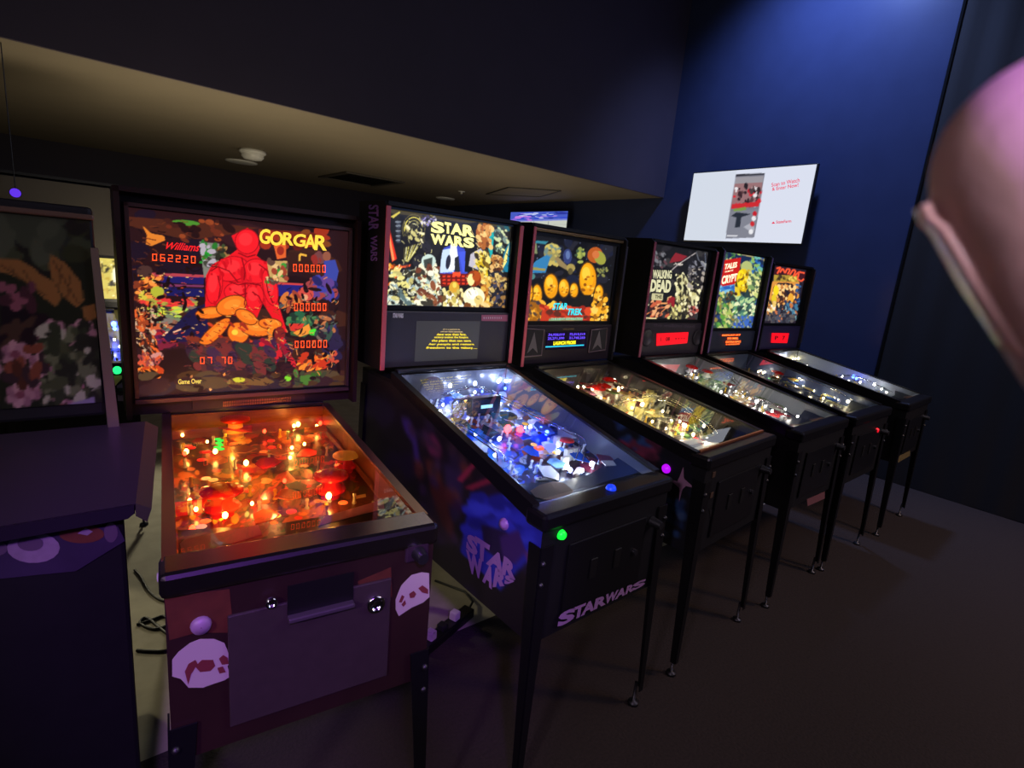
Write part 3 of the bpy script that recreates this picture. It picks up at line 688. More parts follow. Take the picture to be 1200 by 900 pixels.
gp([(520, 800), (680, 795), (720, 815), (680, 832), (520, 825)], (110, 76, 40)); ge(562, 806, 28, 11, (200, 190, 50)); ge(778, 798, 15, 14, (120, 200, 40)); gs((800, 775, 940, 810), 14, [(50, 90, 30), (60, 60, 40), (70, 110, 40)], 8, 15, 2)
gs((100, 300, 400, 850), 60, [(24, 10, 14), (30, 14, 12)], 3, 9, 4); gs((780, 400, 1000, 850), 40, [(24, 10, 14), (30, 14, 12)], 3, 9, 4)
for P in (((440, 330), (470, 310), (520, 330), (560, 380)), ((575, 270), (590, 330), (585, 370)), ((650, 300), (690, 330), (700, 380)), ((520, 375), (560, 390), (600, 382), (660, 392)), ((590, 380), (592, 440), (586, 480)), ((470, 350), (482, 400), (474, 450)), ((680, 360), (690, 420), (712, 470)), ((560, 250), (600, 268), (636, 258)), ((540, 420), (570, 436), (600, 426)), ((620, 420), (650, 440), (664, 470))):
    gl_(P, 5, (128, 6, 16))
kx = lambda b: (*g(b[0], b[1]), *g(b[2], b[3]))
a.strokes(kx((70, 110, 520, 330)), 60, [(18, 8, 12), (110, 50, 26), (30, 14, 18)], 9, .9, .2, 1); a.strokes(kx((110, 340, 400, 660)), 110, [(20, 10, 16), (240, 190, 110), (30, 18, 24), (210, 70, 40)], 6, .8, .1, 2)
a.strokes(kx((110, 480, 230, 800)), 60, [(16, 8, 10), (236, 150, 80), (24, 12, 16)], 7, .9, 1.2, 3); a.strokes(kx((330, 640, 830, 830)), 120, [(24, 12, 22), (110, 50, 44), (20, 14, 26), (70, 60, 44)], 10, .9, .2, 4)
a.strokes(kx((690, 360, 1000, 780)), 130, [(16, 10, 16), (220, 130, 70), (26, 18, 30), (90, 110, 90)], 6, .8, None, 6); a.strokes(kx((400, 480, 760, 640)), 40, [(150, 60, 16), (255, 170, 70)], 8, .7, .4, 7)
G.translite(a)
GBQ = lambda pts, off=.003: G.bbq([g(*p) for p in pts], off)
RED_NEON = glow('red_segment', (255, 78, 30), 2.0)
digits('score_display', '062220', GBQ([(174, 282), (378, 295), (378, 264), (174, 252)]), RED_NEON, G.bb)
digits('score_display', '000000', GBQ([(795, 330), (948, 335), (948, 303), (795, 298)]), RED_NEON, G.bb)
digits('score_display', '000000', GBQ([(800, 503), (950, 503), (950, 470), (800, 470)]), RED_NEON, G.bb)
digits('score_display', '000000', GBQ([(803, 666), (953, 664), (953, 632), (803, 636)]), RED_NEON, G.bb)
digits('credit_display', '07', GBQ([(385, 736), (450, 735), (450, 706), (385, 707)]), RED_NEON, G.bb)
digits('ball_display', '70', GBQ([(480, 736), (538, 735), (538, 705), (480, 706)]), RED_NEON, G.bb)
GOLD = glow('golden_lettering', (246, 208, 64), 1.1)
gt = [(652, 700, 208, 142), (698, 756, 216, 152), (752, 802, 214, 158), (800, 856, 220, 164), (850, 898, 228, 166), (892, 948, 236, 170)]
for ch, (x0, x1, yb, yt) in zip('GORGAR', gt): letters('title_letter', ch, GBQ([(x0, yb), (x1, yb + 3), (x1, yt + 3), (x0, yt)]), GOLD, G.bb, .03, .08)
letters('maker_lettering', 'Williams', GBQ([(240, 232), (388, 243), (392, 208), (246, 202)]), glow('maker_red', (236, 30, 34), 1.1), G.bb, .015, .35)
letters('lettering', 'Game Over', GBQ([(295, 826), (398, 822), (398, 800), (295, 804)]), glow('pale_yellow_lettering', (226, 206, 90), 1.0), G.bb, .02)
FR_T = mat('backglass_trim', (116, 92, 92), .35, .7)
W_ = G.B / 2 + .01
f = MB(); f.box(-W_, W_, -.022, -.012, G.zt + .004, G.zt + .016); f.box(-W_, -W_ + .012, -.022, -.012, G.zm, G.zt + .016); f.box(W_ - .012, W_, -.022, -.012, G.zm, G.zt + .016); f.box(-W_, W_, -.022, -.012, G.zm - .02, G.zm - .006)
f.build('metal_trim', FR_T, G.bb)
MB().box(-.2, .2, .004, .008, 1.03, 1.068).build('speaker_panel', mat('brown_panel', (60, 36, 26), .5), G.bb)
gm = MB()
for i in range(40):
    for j in range(2): gm.box(-.1 + i * .0062, -.1 + i * .0062 + .003, -.0, .004, 1.034 + j * .012, 1.043 + j * .012)
gm.build('speaker_grille', mat('copper_grille', (170, 110, 70), .4, .6), G.bb)
# bulbs that light the backglass from behind, seen through its clear spots
# ---- playfield
h3 = lambda x, y: (170 + x / 3.4286, 450 + y / 3.4286)
a = Art(190, 240, (86, 36, 20), G.st_pf, 12)
A3 = lambda box, n, cols, r0, r1, st=2, rot=None: a.spray((*h3(box[0], box[1]), *h3(box[2], box[3])), n, cols, r0 / 3.43, r1 / 3.43, st, rot)
A3((100, 90, 1000, 720), 120, [(120, 50, 24), (60, 26, 16), (150, 70, 30), (90, 30, 22), (130, 90, 40)], 14, 40, 2.5, 0)
A3((120, 140, 500, 460), 90, [(200, 110, 40), (150, 60, 30), (50, 30, 20), (220, 150, 60), (190, 50, 30), (100, 80, 50)], 8, 24, 3, 0)
A3((350, 300, 800, 480), 90, [(210, 80, 40), (190, 40, 34), (170, 90, 40), (60, 30, 24), (230, 120, 50), (90, 80, 40)], 8, 26, 3, -.3)
A3((380, 420, 700, 620), 60, [(150, 90, 60), (200, 50, 40), (110, 70, 60), (50, 30, 30), (190, 120, 60)], 8, 24, 3, -.8)
A3((480, 100, 760, 320), 60, [(200, 60, 30), (140, 40, 24), (220, 120, 60), (70, 30, 20)], 8, 20, 3)
A3((120, 400, 420, 560), 60, [(220, 40, 30), (230, 170, 50), (120, 60, 30), (60, 24, 20)], 7, 18, 2)
A3((720, 200, 960, 440), 40, [(60, 70, 40), (150, 90, 40), (90, 44, 24), (200, 150, 60)], 8, 24, 2)
for i in range(26): a.ell(*h3(a.r.uniform(180, 760), a.r.uniform(180, 560)), 5, 2.2, [(236, 190, 130), (230, 60, 40), (240, 140, 50)][i % 3])
a.strokes((*h3(120, 110), *h3(900, 600)), 260, [(30, 12, 10), (240, 180, 100), (40, 18, 12), (200, 60, 30)], 6, .8, 0, 8)
G.playfield(a, (120, 60, 40))
AM = [glow('amber_bulb', (255, 186, 84), 24), glow('yellow_bulb', (255, 210, 90), 34), glow('red_bulb', (255, 50, 24), 14)]
for x, y, k, sc in ((360, 172, 1, 1.5), (585, 130, 1, 1.5), (590, 165, 0, 1.2), (590, 265, 0, 1), (583, 305, 0, 1), (288, 490, 1, 1.4), (318, 500, 1, 1.7), (322, 543, 1, 1.3), (738, 428, 1, 1.6), (738, 466, 1, 1.5), (800, 330, 0, 1.2),
                    (180, 480, 0, 1), (205, 515, 0, 1), (150, 205, 0, 1), (690, 180, 0, 1.2), (480, 200, 2, 1.2), (660, 110, 2, 1.4), (160, 290, 2, 1.2), (640, 250, 0, 1), (420, 390, 2, 1), (560, 400, 2, 1.1), (540, 260, 2, 1), (250, 240, 0, .9), (430, 490, 0, .9)):
    G.bulb(*h3(x, y), AM[k], sc * .72)
for x, y, c, wt in ((310, 505, (255, 170, 70), .5), (745, 440, (255, 150, 60), .5), (590, 160, (255, 170, 70), .45), (350, 175, (255, 170, 60), .4), (180, 300, (255, 170, 80), .35), (480, 320, (255, 160, 80), .4), (660, 250, (255, 110, 50), .35), (520, 470, (255, 150, 80), .3)):
    G.gi(*h3(x, y), c, wt * .75)
RB = mat('red_plastic', (206, 26, 22), .25, emit=(206, 20, 16), strength=.12); YB = mat('amber_plastic', (230, 150, 40), .3, emit=(230, 140, 40), strength=.2)
G.bumper(*h3(310, 525), RB, RB, 1.25); G.bumper(*h3(745, 452), RB, RB, 1.2); G.bumper(*h3(805, 350), RB, YB, 1.0); G.bumper(*h3(360, 200), YB, mat('red_cap', (190, 30, 24), .3), 1.2)
for i in range(5): G.put('drop_target', proto('target', target_mb, [RB, mat('cream_plastic', (220, 190, 140), .35)][i % 2]), *h3(145 + i * 20, 530 - i * 3), 0, 0, 1.3)
for i, (x, y) in enumerate(((290, 222), (305, 228), (292, 238), (308, 245), (290, 254), (304, 262))): G.put('insert_light', proto('insert_light', insert_mb, glow('green_insert', (40, 220, 70), 1.6)), *h3(x, y), sc=.9)
for x, y, c in ((460, 542, (250, 230, 120)), (525, 530, (220, 230, 90)), (588, 513, (255, 60, 30)), (225, 574, (200, 150, 140)), (245, 380, (250, 190, 110)), (275, 386, (250, 180, 90)), (405, 330, (220, 110, 50)), (650, 410, (240, 80, 40)), (640, 330, (240, 150, 70))):
    G.put('insert_light', proto('insert_light', insert_mb, glow('insert_%d_%d_%d' % c, c, .9)), *h3(x, y), sc=1.0)
PLM = [mat('printed_plastic_orange', (200, 96, 40), .25), mat('printed_plastic_red', (170, 34, 28), .25), mat('printed_plastic_tan', (190, 140, 90), .25), mat('printed_plastic_brown', (96, 56, 34), .3)]
G.dress(5, 30, 4, 20, AM, [glow('orange_insert', (255, 110, 40), 1.0), glow('red_insert', (240, 40, 26), 1.0)], PLM, 9)
G.plastic([h3(x, y) for x, y in ((640, 180), (735, 165), (730, 190), (640, 200))], PLM[0]); G.plastic([h3(x, y) for x, y in ((290, 160), (430, 165), (430, 195), (330, 185))], PLM[1])
wl = [h3(x, y) for x, y in ((740, 180), (955, 390), (950, 420), (905, 400), (735, 215))]
G.plastic(wl, WOOD, .012, .02, 'lane_rail'); G.flippers(mat('white_flipper', (200, 190, 180), .3), .24)
PUR = mat('purple_card', (206, 140, 226), .6); W = G.wi / 2
def card(M, f, pts, m, ap, h=.05):
    q = [M.pf(*f(*p), h) for p in pts]; W_ = M.wi / 2 - .004
    return MB().prism([(max(-W_, min(W_, k[0])), max(.0625, k[1]), M.pfz(max(.0625, k[1])) + h + .0045) for k in q], (0, 0, .0012)).build('instruction_card', m, ap)
ap = G.apron(mat('apron_dark', (38, 22, 38), .35), [], .24)
card(G, h3, ((150, 690), (140, 650), (160, 632), (455, 574), (470, 612), (330, 655)), PUR, ap); card(G, h3, ((700, 575), (720, 540), (955, 472), (962, 508)), PUR, ap)
card(G, h3, ((848, 468), (848, 456), (886, 448), (887, 460)), mat('cream_plastic'), ap)
# ---- cabinet front
SKULL = mat('skull_stencil', (176, 160, 160), .55); SOCK = mat('skull_socket', (110, 44, 48), .55); b3 = lambda x, y: (170 + x / 3.3333, 600 + y / 3.3333)
def decal(mc, pts, m, name, off, plane='f', parent=None):
    q = [(mc.frq if plane == 'f' else mc.siq)([p], off)[0] for p in pts]
    e = .0008; return MB().prism([tuple(k) for k in q], (0, -e, 0) if plane == 'f' else (-e, 0, 0)).build(name, m, parent or mc.root)
fw = G.W / 2
sk = decal(G, [b3(*p) for p in ((106, 575), (130, 545), (175, 510), (215, 494), (270, 494), (310, 510), (322, 540), (334, 580), (322, 600), (332, 640), (310, 655), (270, 668), (225, 684), (170, 684), (140, 650), (106, 640))], SKULL, 'skull_stencil', .0012)
for pts in (((195, 600), (222, 575), (265, 575), (274, 598), (255, 618), (215, 622)), ((288, 570), (305, 556), (322, 566), (326, 590), (300, 594)), ((282, 606), (304, 600), (314, 622), (290, 628)), ((155, 620), (170, 590), (196, 575), (205, 590), (180, 630), (168, 670))):
    decal(G, [b3(*p) for p in pts], SOCK, 'socket', .0022, parent=sk)
sk = decal(G, [b3(*p) for p in ((978, 340), (1000, 285), (1040, 245), (1080, 234), (1108, 238), (1110, 330), (1085, 352), (1040, 372), (990, 405), (978, 380))], SKULL, 'skull_stencil', .0012)
for pts in (((1030, 318), (1048, 306), (1058, 318), (1050, 332), (1034, 334)), ((1066, 296), (1082, 284), (1104, 300), (1104, 318), (1080, 312)), ((990, 350), (1002, 322), (1012, 328), (1000, 352)), ((1000, 360), (1014, 342), (1018, 356), (1008, 368))):
    decal(G, [b3(*p) for p in pts], SOCK, 'socket', .0022, parent=sk)
for p1 in ((((75, 330), (330, 300), (345, 470), (200, 470), (95, 500))), (((830, 270), (960, 215), (965, 330), (850, 360)))):
    decal(G, [b3(*p) for p in p1], mat('rust_stencil', (84, 38, 22), .6, noise=.4, scale=30), 'stencil', .0006)
q = G.frq([b3(218, 438)])[0]; MB().lathe([(.001, -.012), (.017, -.011), (.02, -.002), (.02, 0)], tuple(q), 14, 'y').build('start_button', mat('pale_button', (150, 120, 150), .4), G.root)
cd = MB()
q = G.frq([b3(*p) for p in ((560, 398), (812, 322), (806, 232), (545, 275))], .0)
x0, x1, z0, z1 = (q[0][0] + q[3][0]) / 2, (q[1][0] + q[2][0]) / 2, (q[0][2] + q[1][2]) / 2, (q[2][2] + q[3][2]) / 2
MB().box(x0, x1, -.0125, -.0095, z0, z1).build('coin_plate', INK, G.root)
MB().box(x0, x1, -.03, -.009, z0 - .012, z0, .003).build('ledge', mat('ledge_steel', (110, 96, 110), .4, .7), G.root)
for (x, y), rr in (((490, 342), .012), ((895, 348), .022)):
    q = G.frq([b3(x, y)])[0]; MB().lathe([(rr, -.009), (rr, -.018), (rr * .7, -.018), (rr * .7, -.012), (.001, -.012)], (q[0], 0, q[2]), 16, 'y').build('door_lock', CHROME, G.root)
q = [G.frq([b3(*p)])[0] for p in ((1010, 195), (1100, 185), (1100, 85), (1005, 90))]
MB().box(q[0][0], q[1][0], -.012, -.001, q[0][2], q[2][2], .01).build('plunger_plate', mat('dark_plate', (62, 44, 60), .4, .4), G.root)

# ================================================================== 2: the machine with the blue-white playfield
def from_local(mc_x, mc_y, yaw, v):           # world point of (0, v) of a machine
    return (mc_x - math.sin(yaw) * v, mc_y + math.cos(yaw) * v)
_p = from_local(1.341, 1.047, .017, 1.033)
S = Machine('pinball machine with blue playfield and yellow lettered backglass, lavender lettering on its front', 1.341, 1.047, .017, .62, .957, 1.178, .96, (*_p, .017), .695, .63, 1.447, 1.824, 1.852,
            flip=mat('lavender_button', (150, 110, 170), .35), zbot=.53)
g = lambda x, y: (430 + x / 4.2833, 230 + y / 4.2833)
a = Art(200, 120, (26, 24, 24), S.st_bb, 21)
gp = lambda pts, c, al=1: a.poly([g(*p) for p in pts], c, al)
ge = lambda x, y, rx, ry, c, rot=0, al=1: a.ell(*g(x, y), rx / 4.2833, ry / 4.2833, c, rot, al)
gs = lambda box, n, cols, r0, r1, st=2, rot=None: a.spray((*g(box[0], box[1]), *g(box[2], box[3])), n, cols, r0 / 4.28, r1 / 4.28, st, rot)
gl_ = lambda pts, wd, c: a.line([g(*p) for p in pts], wd / 4.2833, c)
gs((100, 60, 720, 560), 60, [(20, 18, 20), (34, 32, 30), (40, 38, 44)], 10, 40)
gp([(100, 60), (720, 150), (720, 165), (100, 84)], (70, 62, 40)); gp([(120, 104), (165, 78), (170, 84), (135, 112)], (210, 190, 80))
for i, y in enumerate((130, 150, 175, 200, 222)): ge(158, y, 16 - i, 5, (120, 128, 140)); ge(160, y + 10, 12, 4, (60, 64, 76))
# nested golden arcs and streaked folds stand in the upper left of the sheet
for rx, ry, wd, c in ((46, 62, 5, (226, 210, 90)), (56, 76, 3, (120, 110, 60)), (34, 46, 4, (160, 150, 90)), (22, 30, 4, (220, 214, 160))):
    a.ring(*g(236, 170), rx / 4.28, ry / 4.28, wd / 4.28, c, PI * .85, PI * 2.2)
gs((195, 150, 285, 225), 18, [(200, 190, 120), (60, 56, 40), (240, 230, 180), (30, 28, 26)], 4, 12, 3, .9)
for i in range(9): gl_([(270 - i * 10, 235 + i * 3), (235 - i * 6, 290 + i * 4), (205, 330)], 4, [(216, 204, 100), (240, 234, 170), (120, 112, 60)][i % 3])
gs((270, 100, 350, 150), 30, [(150, 140, 200), (70, 64, 90), (220, 214, 230), (40, 36, 50)], 3, 8)
gp([(98, 150), (112, 150), (152, 315), (128, 330)], (226, 50, 26)); gp([(102, 165), (110, 165), (140, 318), (130, 325)], (255, 150, 90))
gp([(150, 355), (220, 342), (222, 352), (152, 366)], (236, 90, 50))
gs((95, 345, 160, 445), 40, [(240, 150, 40), (220, 90, 20), (250, 210, 120), (120, 50, 20)], 5, 14)
gs((95, 380, 280, 545), 170, [(240, 236, 190), (226, 216, 130), (60, 58, 44), (30, 30, 28), (190, 180, 110), (150, 170, 170)], 5, 14, 2.2)
gp([(96, 500), (160, 490), (260, 540), (96, 546)], (176, 196, 190)); gs((100, 470, 260, 545), 40, [(90, 110, 110), (220, 220, 190), (40, 44, 44), (200, 190, 120)], 4, 12, 2.5, .5)
gp([(260, 345), (320, 300), (350, 340), (372, 430), (375, 545), (250, 545)], (232, 228, 196)); ge(310, 325, 36, 34, (196, 216, 206)); gp([(285, 320), (330, 306), (326, 366), (290, 366)], (60, 66, 60))
gs((250, 360, 375, 545), 90, [(250, 246, 214), (110, 60, 40), (60, 56, 46), (226, 216, 150), (170, 190, 180), (140, 80, 50)], 5, 15, 2)
# central pale glow with blue flanks over a red ground
gp([(385, 260), (440, 240), (490, 265), (505, 390), (365, 390)], (60, 76, 190)); gp([(380, 270), (420, 262), (436, 380), (366, 384), (372, 320)], (196, 216, 246)); gp([(420, 240), (448, 240), (466, 370), (410, 370)], (246, 248, 255))
gp([(460, 280), (496, 275), (505, 385), (480, 380)], (70, 90, 220)); ge(408, 330, 12, 36, (40, 42, 60), .15); gp([(440, 310), (460, 300), (468, 385), (440, 385)], (40, 40, 46))
gp([(365, 388), (505, 388), (505, 445), (370, 452)], (110, 24, 14))
for y in (402, 420, 438):
    for x in range(380, 505, 24): gp([(x, y - 5), (x + 15, y - 5), (x + 15, y + 4), (x, y + 4)], (226, 60, 30))
gp([(430, 380), (470, 380), (470, 400), (430, 400)], (240, 80, 40))
ge(438, 460, 26, 34, (214, 160, 50)); ge(440, 445, 10, 14, (240, 210, 90)); gs((385, 470, 480, 552), 60, [(236, 220, 150), (200, 180, 90), (110, 80, 40), (240, 240, 220)], 4, 12, 2, 1.4)
# right half
gp([(500, 140), (560, 130), (560, 380), (490, 380)], (26, 24, 24)); gp([(612, 160), (640, 170), (628, 300), (606, 330)], (30, 170, 170)); gp([(690, 270), (715, 230), (712, 380), (665, 380)], (30, 120, 150)); gp([(712, 240), (700, 330), (676, 372), (690, 300)], (250, 230, 130))
gs((560, 150, 622, 260), 46, [(170, 96, 40), (214, 150, 80), (110, 60, 26), (240, 196, 120)], 6, 16, 2, 1.2)
gp([(520, 290), (570, 262), (600, 300), (560, 370), (510, 350)], (190, 184, 196)); gp([(555, 290), (605, 280), (606, 400), (560, 380)], (206, 170, 30)); gs((540, 280, 610, 420), 50, [(226, 196, 40), (120, 90, 20), (60, 50, 30), (240, 220, 120)], 4, 12, 2.5, .9)
gs((640, 150, 705, 230), 34, [(120, 140, 130), (60, 70, 70), (200, 210, 160), (40, 90, 100)], 4, 12, 2.5, .8); ge(662, 260, 22, 22, (150, 176, 150)); gs((640, 240, 690, 290), 16, [(226, 230, 150), (60, 70, 60)], 3, 8)
gs((625, 305, 675, 380), 40, [(170, 110, 50), (226, 180, 110), (90, 50, 26)], 5, 13); gp([(610, 390), (650, 372), (690, 400), (695, 555), (610, 555)], (40, 40, 52)); gp([(640, 385), (660, 385), (668, 470), (645, 470)], (226, 190, 110))
gs((610, 400, 700, 555), 70, [(60, 60, 80), (200, 170, 100), (30, 28, 34), (150, 110, 60)], 4, 13); gp([(570, 440), (606, 430), (612, 556), (580, 556)], (190, 116, 40)); gs((570, 390, 612, 550), 36, [(220, 170, 70), (120, 60, 20), (240, 214, 120)], 4, 12)
ge(537, 412, 36, 40, (150, 56, 14)); ge(522, 418, 18, 30, (246, 226, 150)); ge(548, 400, 20, 26, (176, 76, 20)); ge(537, 505, 54, 50, (250, 240, 196)); ge(528, 490, 30, 26, (255, 252, 232)); ge(560, 520, 22, 24, (226, 200, 120))
gs((480, 540, 610, 560), 12, [(230, 200, 130), (120, 70, 30)], 5, 12)
a.strokes((*g(95, 350), *g(380, 550)), 120, [(24, 22, 20), (250, 246, 210), (40, 36, 30)], 5, .6, None, 2); a.strokes((*g(500, 150), *g(710, 550)), 110, [(24, 20, 18), (250, 220, 150), (40, 30, 20)], 5, .6, 1.2, 3); a.strokes((*g(180, 100), *g(330, 340)), 40, [(20, 18, 18), (230, 220, 150)], 6, .6, 1, 4)
for t, y0, y1, x0, x1 in (('STAR', 240, 270, 432, 444), ('WARS', 276, 306, 434.5, 442.5)):
    q = [S.BF.onu(px, py, -S.BW / 2) + np.array([-.001, 0, 0]) for px, py in ((x0, y0), (x0, y1), (x1, y1), (x1, y0))]
    letters('side_letter', t, q, mat('violet_side_print', (116, 84, 150), .5), S.bb, .03)
S.translite(a); S.bb_trim(mat('red_edge_trim', (206, 92, 100), .45), .02)
S.panel(mat('charcoal_panel', (58, 56, 62), .4))
q4 = lambda P, off=.004: S.bbq([g(*p) for p in P], off)
LOGO = glow('pale_gold_logo', (255, 246, 150), 1.2)
for ch, x0, x1, yt0, yb0 in (('S', 318, 388, 124, 182), ('T', 384, 424, 128, 184), ('A', 418, 478, 134, 190), ('R', 476, 540, 142, 200)):
    letters('title_letter', ch, q4([(x0, yb0), (x1, yb0 + 6), (x1 - 4, yt0 + 6), (x0 + 4, yt0)]), LOGO, S.bb, .05)
for ch, x0, x1, yt0, yb0 in (('W', 318, 392, 188, 240), ('A', 388, 436, 194, 246), ('R', 436, 484, 198, 250), ('S', 482, 536, 204, 256)):
    letters('title_letter', ch, q4([(x0, yb0), (x1, yb0 + 6), (x1, yt0 + 6), (x0, yt0)]), LOGO, S.bb, .05)
# display in the panel: rows of yellow crawl text
DW = [S.BF.onv(*g(*p), -.024) for p in ((248, 622), (562, 630), (560, 820), (240, 825))]
dx0, dx1, dz0, dz1 = (DW[0][0] + DW[3][0]) / 2, (DW[1][0] + DW[2][0]) / 2, (DW[2][2] + DW[3][2]) / 2, (DW[0][2] + DW[1][2]) / 2
ds = MB().add([(dx0, -.0235, dz0), (dx1, -.0235, dz0), (dx1, -.0235, dz1), (dx0, -.0235, dz1)], [(0, 1, 2, 3)]).build('display', mat('display_face', (74, 74, 76), .3, emit=(60, 60, 56), strength=.45), S.bb)
YEL = glow('crawl_yellow', (250, 226, 50), 1.1); PINK = glow('crawl_pale', (206, 180, 120), 1.0)
tq = lambda x0, x1, X0, X1, yt, yb: S.bbq([g(x0, yb), g(x1, yb + 1), g(X1, yt + 1), g(X0, yt)], .0255)
rows = [('It is a period of', 362, 458, 372, 446, 660, 668), ('civil war Rebel spaceships', 350, 468, 358, 462, 671, 680), ('have won their first', 334, 484, 342, 476, 683, 694), ('victory against the Empire', 318, 496, 326, 488, 698, 710),
        ('the plans that can save', 306, 510, 312, 502, 714, 728), ('her people and restore', 292, 526, 302, 518, 732, 745), ('freedom to the galaxy....', 278, 540, 286, 532, 749, 763)]
for i, (t, x0, x1, X0, X1, yt, yb) in enumerate(rows): letters('crawl_line', t, tq(x0, x1, X0, X1, yt, yb), PINK if i < 2 else YEL, S.bb, .02, 0)
letters('plate_lettering', 'STAR WARS', tq(116, 168, 116, 168, 582, 606), mat('pale_print', (176, 172, 180), .5, emit=(170, 165, 176), strength=.25), S.bb, .05)
st = S.bbq([g(*p) for p in ((560, 622), (690, 624), (690, 592), (560, 592))], .0235)
MB().prism([tuple(p) for p in st], (0, -.001, 0)).build('sticker', mat('pink_sticker', (150, 86, 104), .5, emit=(120, 60, 80), strength=.2), S.bb)
letters('sticker_lettering', '. . . . . . . . .', S.bbq([g(570, 612), g(660, 612), g(660, 602), g(570, 602)], .025), mat('pale_print'), S.bb, .03)
# playfield
h3 = lambda x, y: (450 + x / 3.6364, 420 + y / 3.6364)
a = Art(170, 230, (28, 76, 196), S.st_pf, 22)
A3 = lambda box, n, cols, r0, r1, st=2, rot=None: a.spray((*h3(box[0], box[1]), *h3(box[2], box[3])), n, cols, r0 / 3.64, r1 / 3.64, st, rot)
A3((60, 50, 1100, 640), 150, [(24, 70, 210), (40, 100, 230), (16, 40, 120), (60, 130, 220), (20, 30, 70)], 14, 40, 2)
A3((60, 50, 520, 300), 110, [(70, 110, 190), (20, 26, 50), (130, 150, 190), (30, 60, 150), (90, 60, 60), (200, 210, 230)], 6, 20, 2.5)
A3((380, 250, 900, 420), 80, [(40, 90, 200), (20, 30, 70), (120, 140, 170), (60, 40, 40), (170, 190, 210), (190, 90, 40)], 6, 20, 2.5, .3)
A3((450, 400, 760, 520), 50, [(30, 100, 214), (40, 120, 230), (16, 30, 70), (200, 214, 226)], 6, 26, 3, .1)
A3((700, 330, 900, 520), 70, [(210, 220, 210), (120, 110, 90), (40, 40, 50), (240, 236, 210), (90, 130, 190)], 5, 16, 2)
A3((600, 430, 1080, 560), 40, [(50, 20, 30), (36, 24, 36), (24, 26, 40)], 16, 40, 2)
a.ell(*h3(880, 455), 14, 9, (130, 40, 60), .4); a.ell(*h3(985, 495), 18, 8, (176, 60, 90), -.1); a.spray((*h3(910, 480), *h3(1050, 515)), 26, [(220, 150, 170), (120, 30, 60), (190, 90, 120)], 1.5, 3, 4, -.5)
for i in range(9): a.ring(*h3(600, 430), 16 - i, 6, .6, (20, 40, 90), .3, 2.6)
a.strokes((*h3(60, 60), *h3(900, 520)), 260, [(10, 16, 40), (220, 230, 250), (20, 30, 70), (140, 180, 240)], 6, .7, .3, 5)
S.playfield(a, (86, 92, 108), .28)
for x, y, c, wt in ((204, 80, (225, 235, 255), .15), (312, 76, (225, 235, 255), .2), (414, 72, (200, 215, 255), .2), (470, 78, (230, 240, 255), .25), (765, 430, (240, 244, 255), .25), (830, 440, (245, 245, 240), .2), (600, 420, (180, 210, 255), .4), (480, 330, (190, 215, 255), .4), (690, 320, (70, 100, 255), .5), (280, 200, (200, 220, 255), .3)):
    S.gi(*h3(x, y), c, wt, .075)
LED = glow('cool_led', (206, 222, 255), 40); BLUE = glow('blue_led', (50, 80, 255), 30); REDB = glow('red_led', (255, 60, 70), 9)
for x, y, sc in ((204, 66, 1.0), (312, 62, 1.0), (414, 58, 1.0), (452, 60, .9), (478, 60, .9)): S.put('strip_led', proto('strip_led', bulb_mb, LED), *h3(x, y), .05, 0, sc)
for x, y, m, sc in ((365, 222, LED, 1.2), (250, 205, LED, .8), (237, 228, LED, .7), (300, 148, LED, .8), (325, 105, LED, .8), (775, 475, LED, 1.4), (840, 490, LED, 1.2), (880, 460, LED, 1.2), (690, 330, BLUE, 1.4), (665, 310, BLUE, 1.2), (420, 60, BLUE, 1), (300, 170, BLUE, .8), (380, 120, BLUE, .8), (470, 420, LED, .8),
                    (760, 440, LED, .9), (800, 400, LED, .8), (740, 380, LED, .7), (600, 300, LED, .6)): S.bulb(*h3(x, y), m, sc * .85)
for x, y in ((522, 322), (574, 326)): S.put('red_lamp', proto('red_lamp', bulb_mb, REDB), *h3(x, y), .02, 0, 1.9)
q = S.pf(*h3(200, 150), .05)
MB().lathe([(.001, -.012), (.05, -.009), (.062, 0), (.06, .008), (.001, .008)], (q[0] + .005, q[1], q[2] + .012), 30, 'y').build('grey_disc', mat('etched_grey_plastic', (120, 116, 136), .6, noise=.5, scale=160), S.root)
q = S.pf(*h3(425, 200), .055)
sc_ = MB().box(q[0] - .075, q[0] + .075, q[1] - .02, q[1] + .02, q[2] - .04, q[2] + .04, .004).build('playfield_monitor', PL_BLACK, S.root)
MB().add([(q[0] - .058, q[1] - .0215, q[2] - .026), (q[0] + .058, q[1] - .0215, q[2] - .026), (q[0] + .058, q[1] - .0215, q[2] + .03), (q[0] - .058, q[1] - .0215, q[2] + .03)], [(0, 1, 2, 3)]).build('monitor_screen', mat('monitor_face', (26, 36, 54), .2, emit=(30, 44, 70), strength=.5), sc_)
MB().box(q[0] - .03, q[0] + .03, q[1] - .0228, q[1] - .0218, q[2] - .006, q[2] + .008).build('monitor_message', glow('cyan_message', (160, 226, 240), 1.4), sc_)
for cx, cy in ((312, 200), (345, 196), (316, 232)):                       # spoked black wheels on the left
    q = S.pf(*h3(cx, cy), .05); wm = MB()
    for k in range(6):
        t = PI * k / 3; wm.cyl((q[0], q[1], q[2]), (q[0] + .026 * math.cos(t), q[1] - .002, q[2] + .026 * math.sin(t)), .0018, n=5)
    wm.lathe([(.028, -.004), (.028, .004), (.023, .004), (.023, -.004), (.028, -.004)], tuple(q), 18, 'y'); wm.build('spoked_wheel', mat('dark_grey_plastic', (60, 62, 70), .4), S.root)
PL = [mat('printed_plastic_blue', (40, 90, 200), .25), mat('printed_plastic_sky', (110, 160, 220), .25), mat('printed_plastic_white', (210, 214, 224), .25), mat('printed_plastic_navy', (20, 30, 70), .25)]
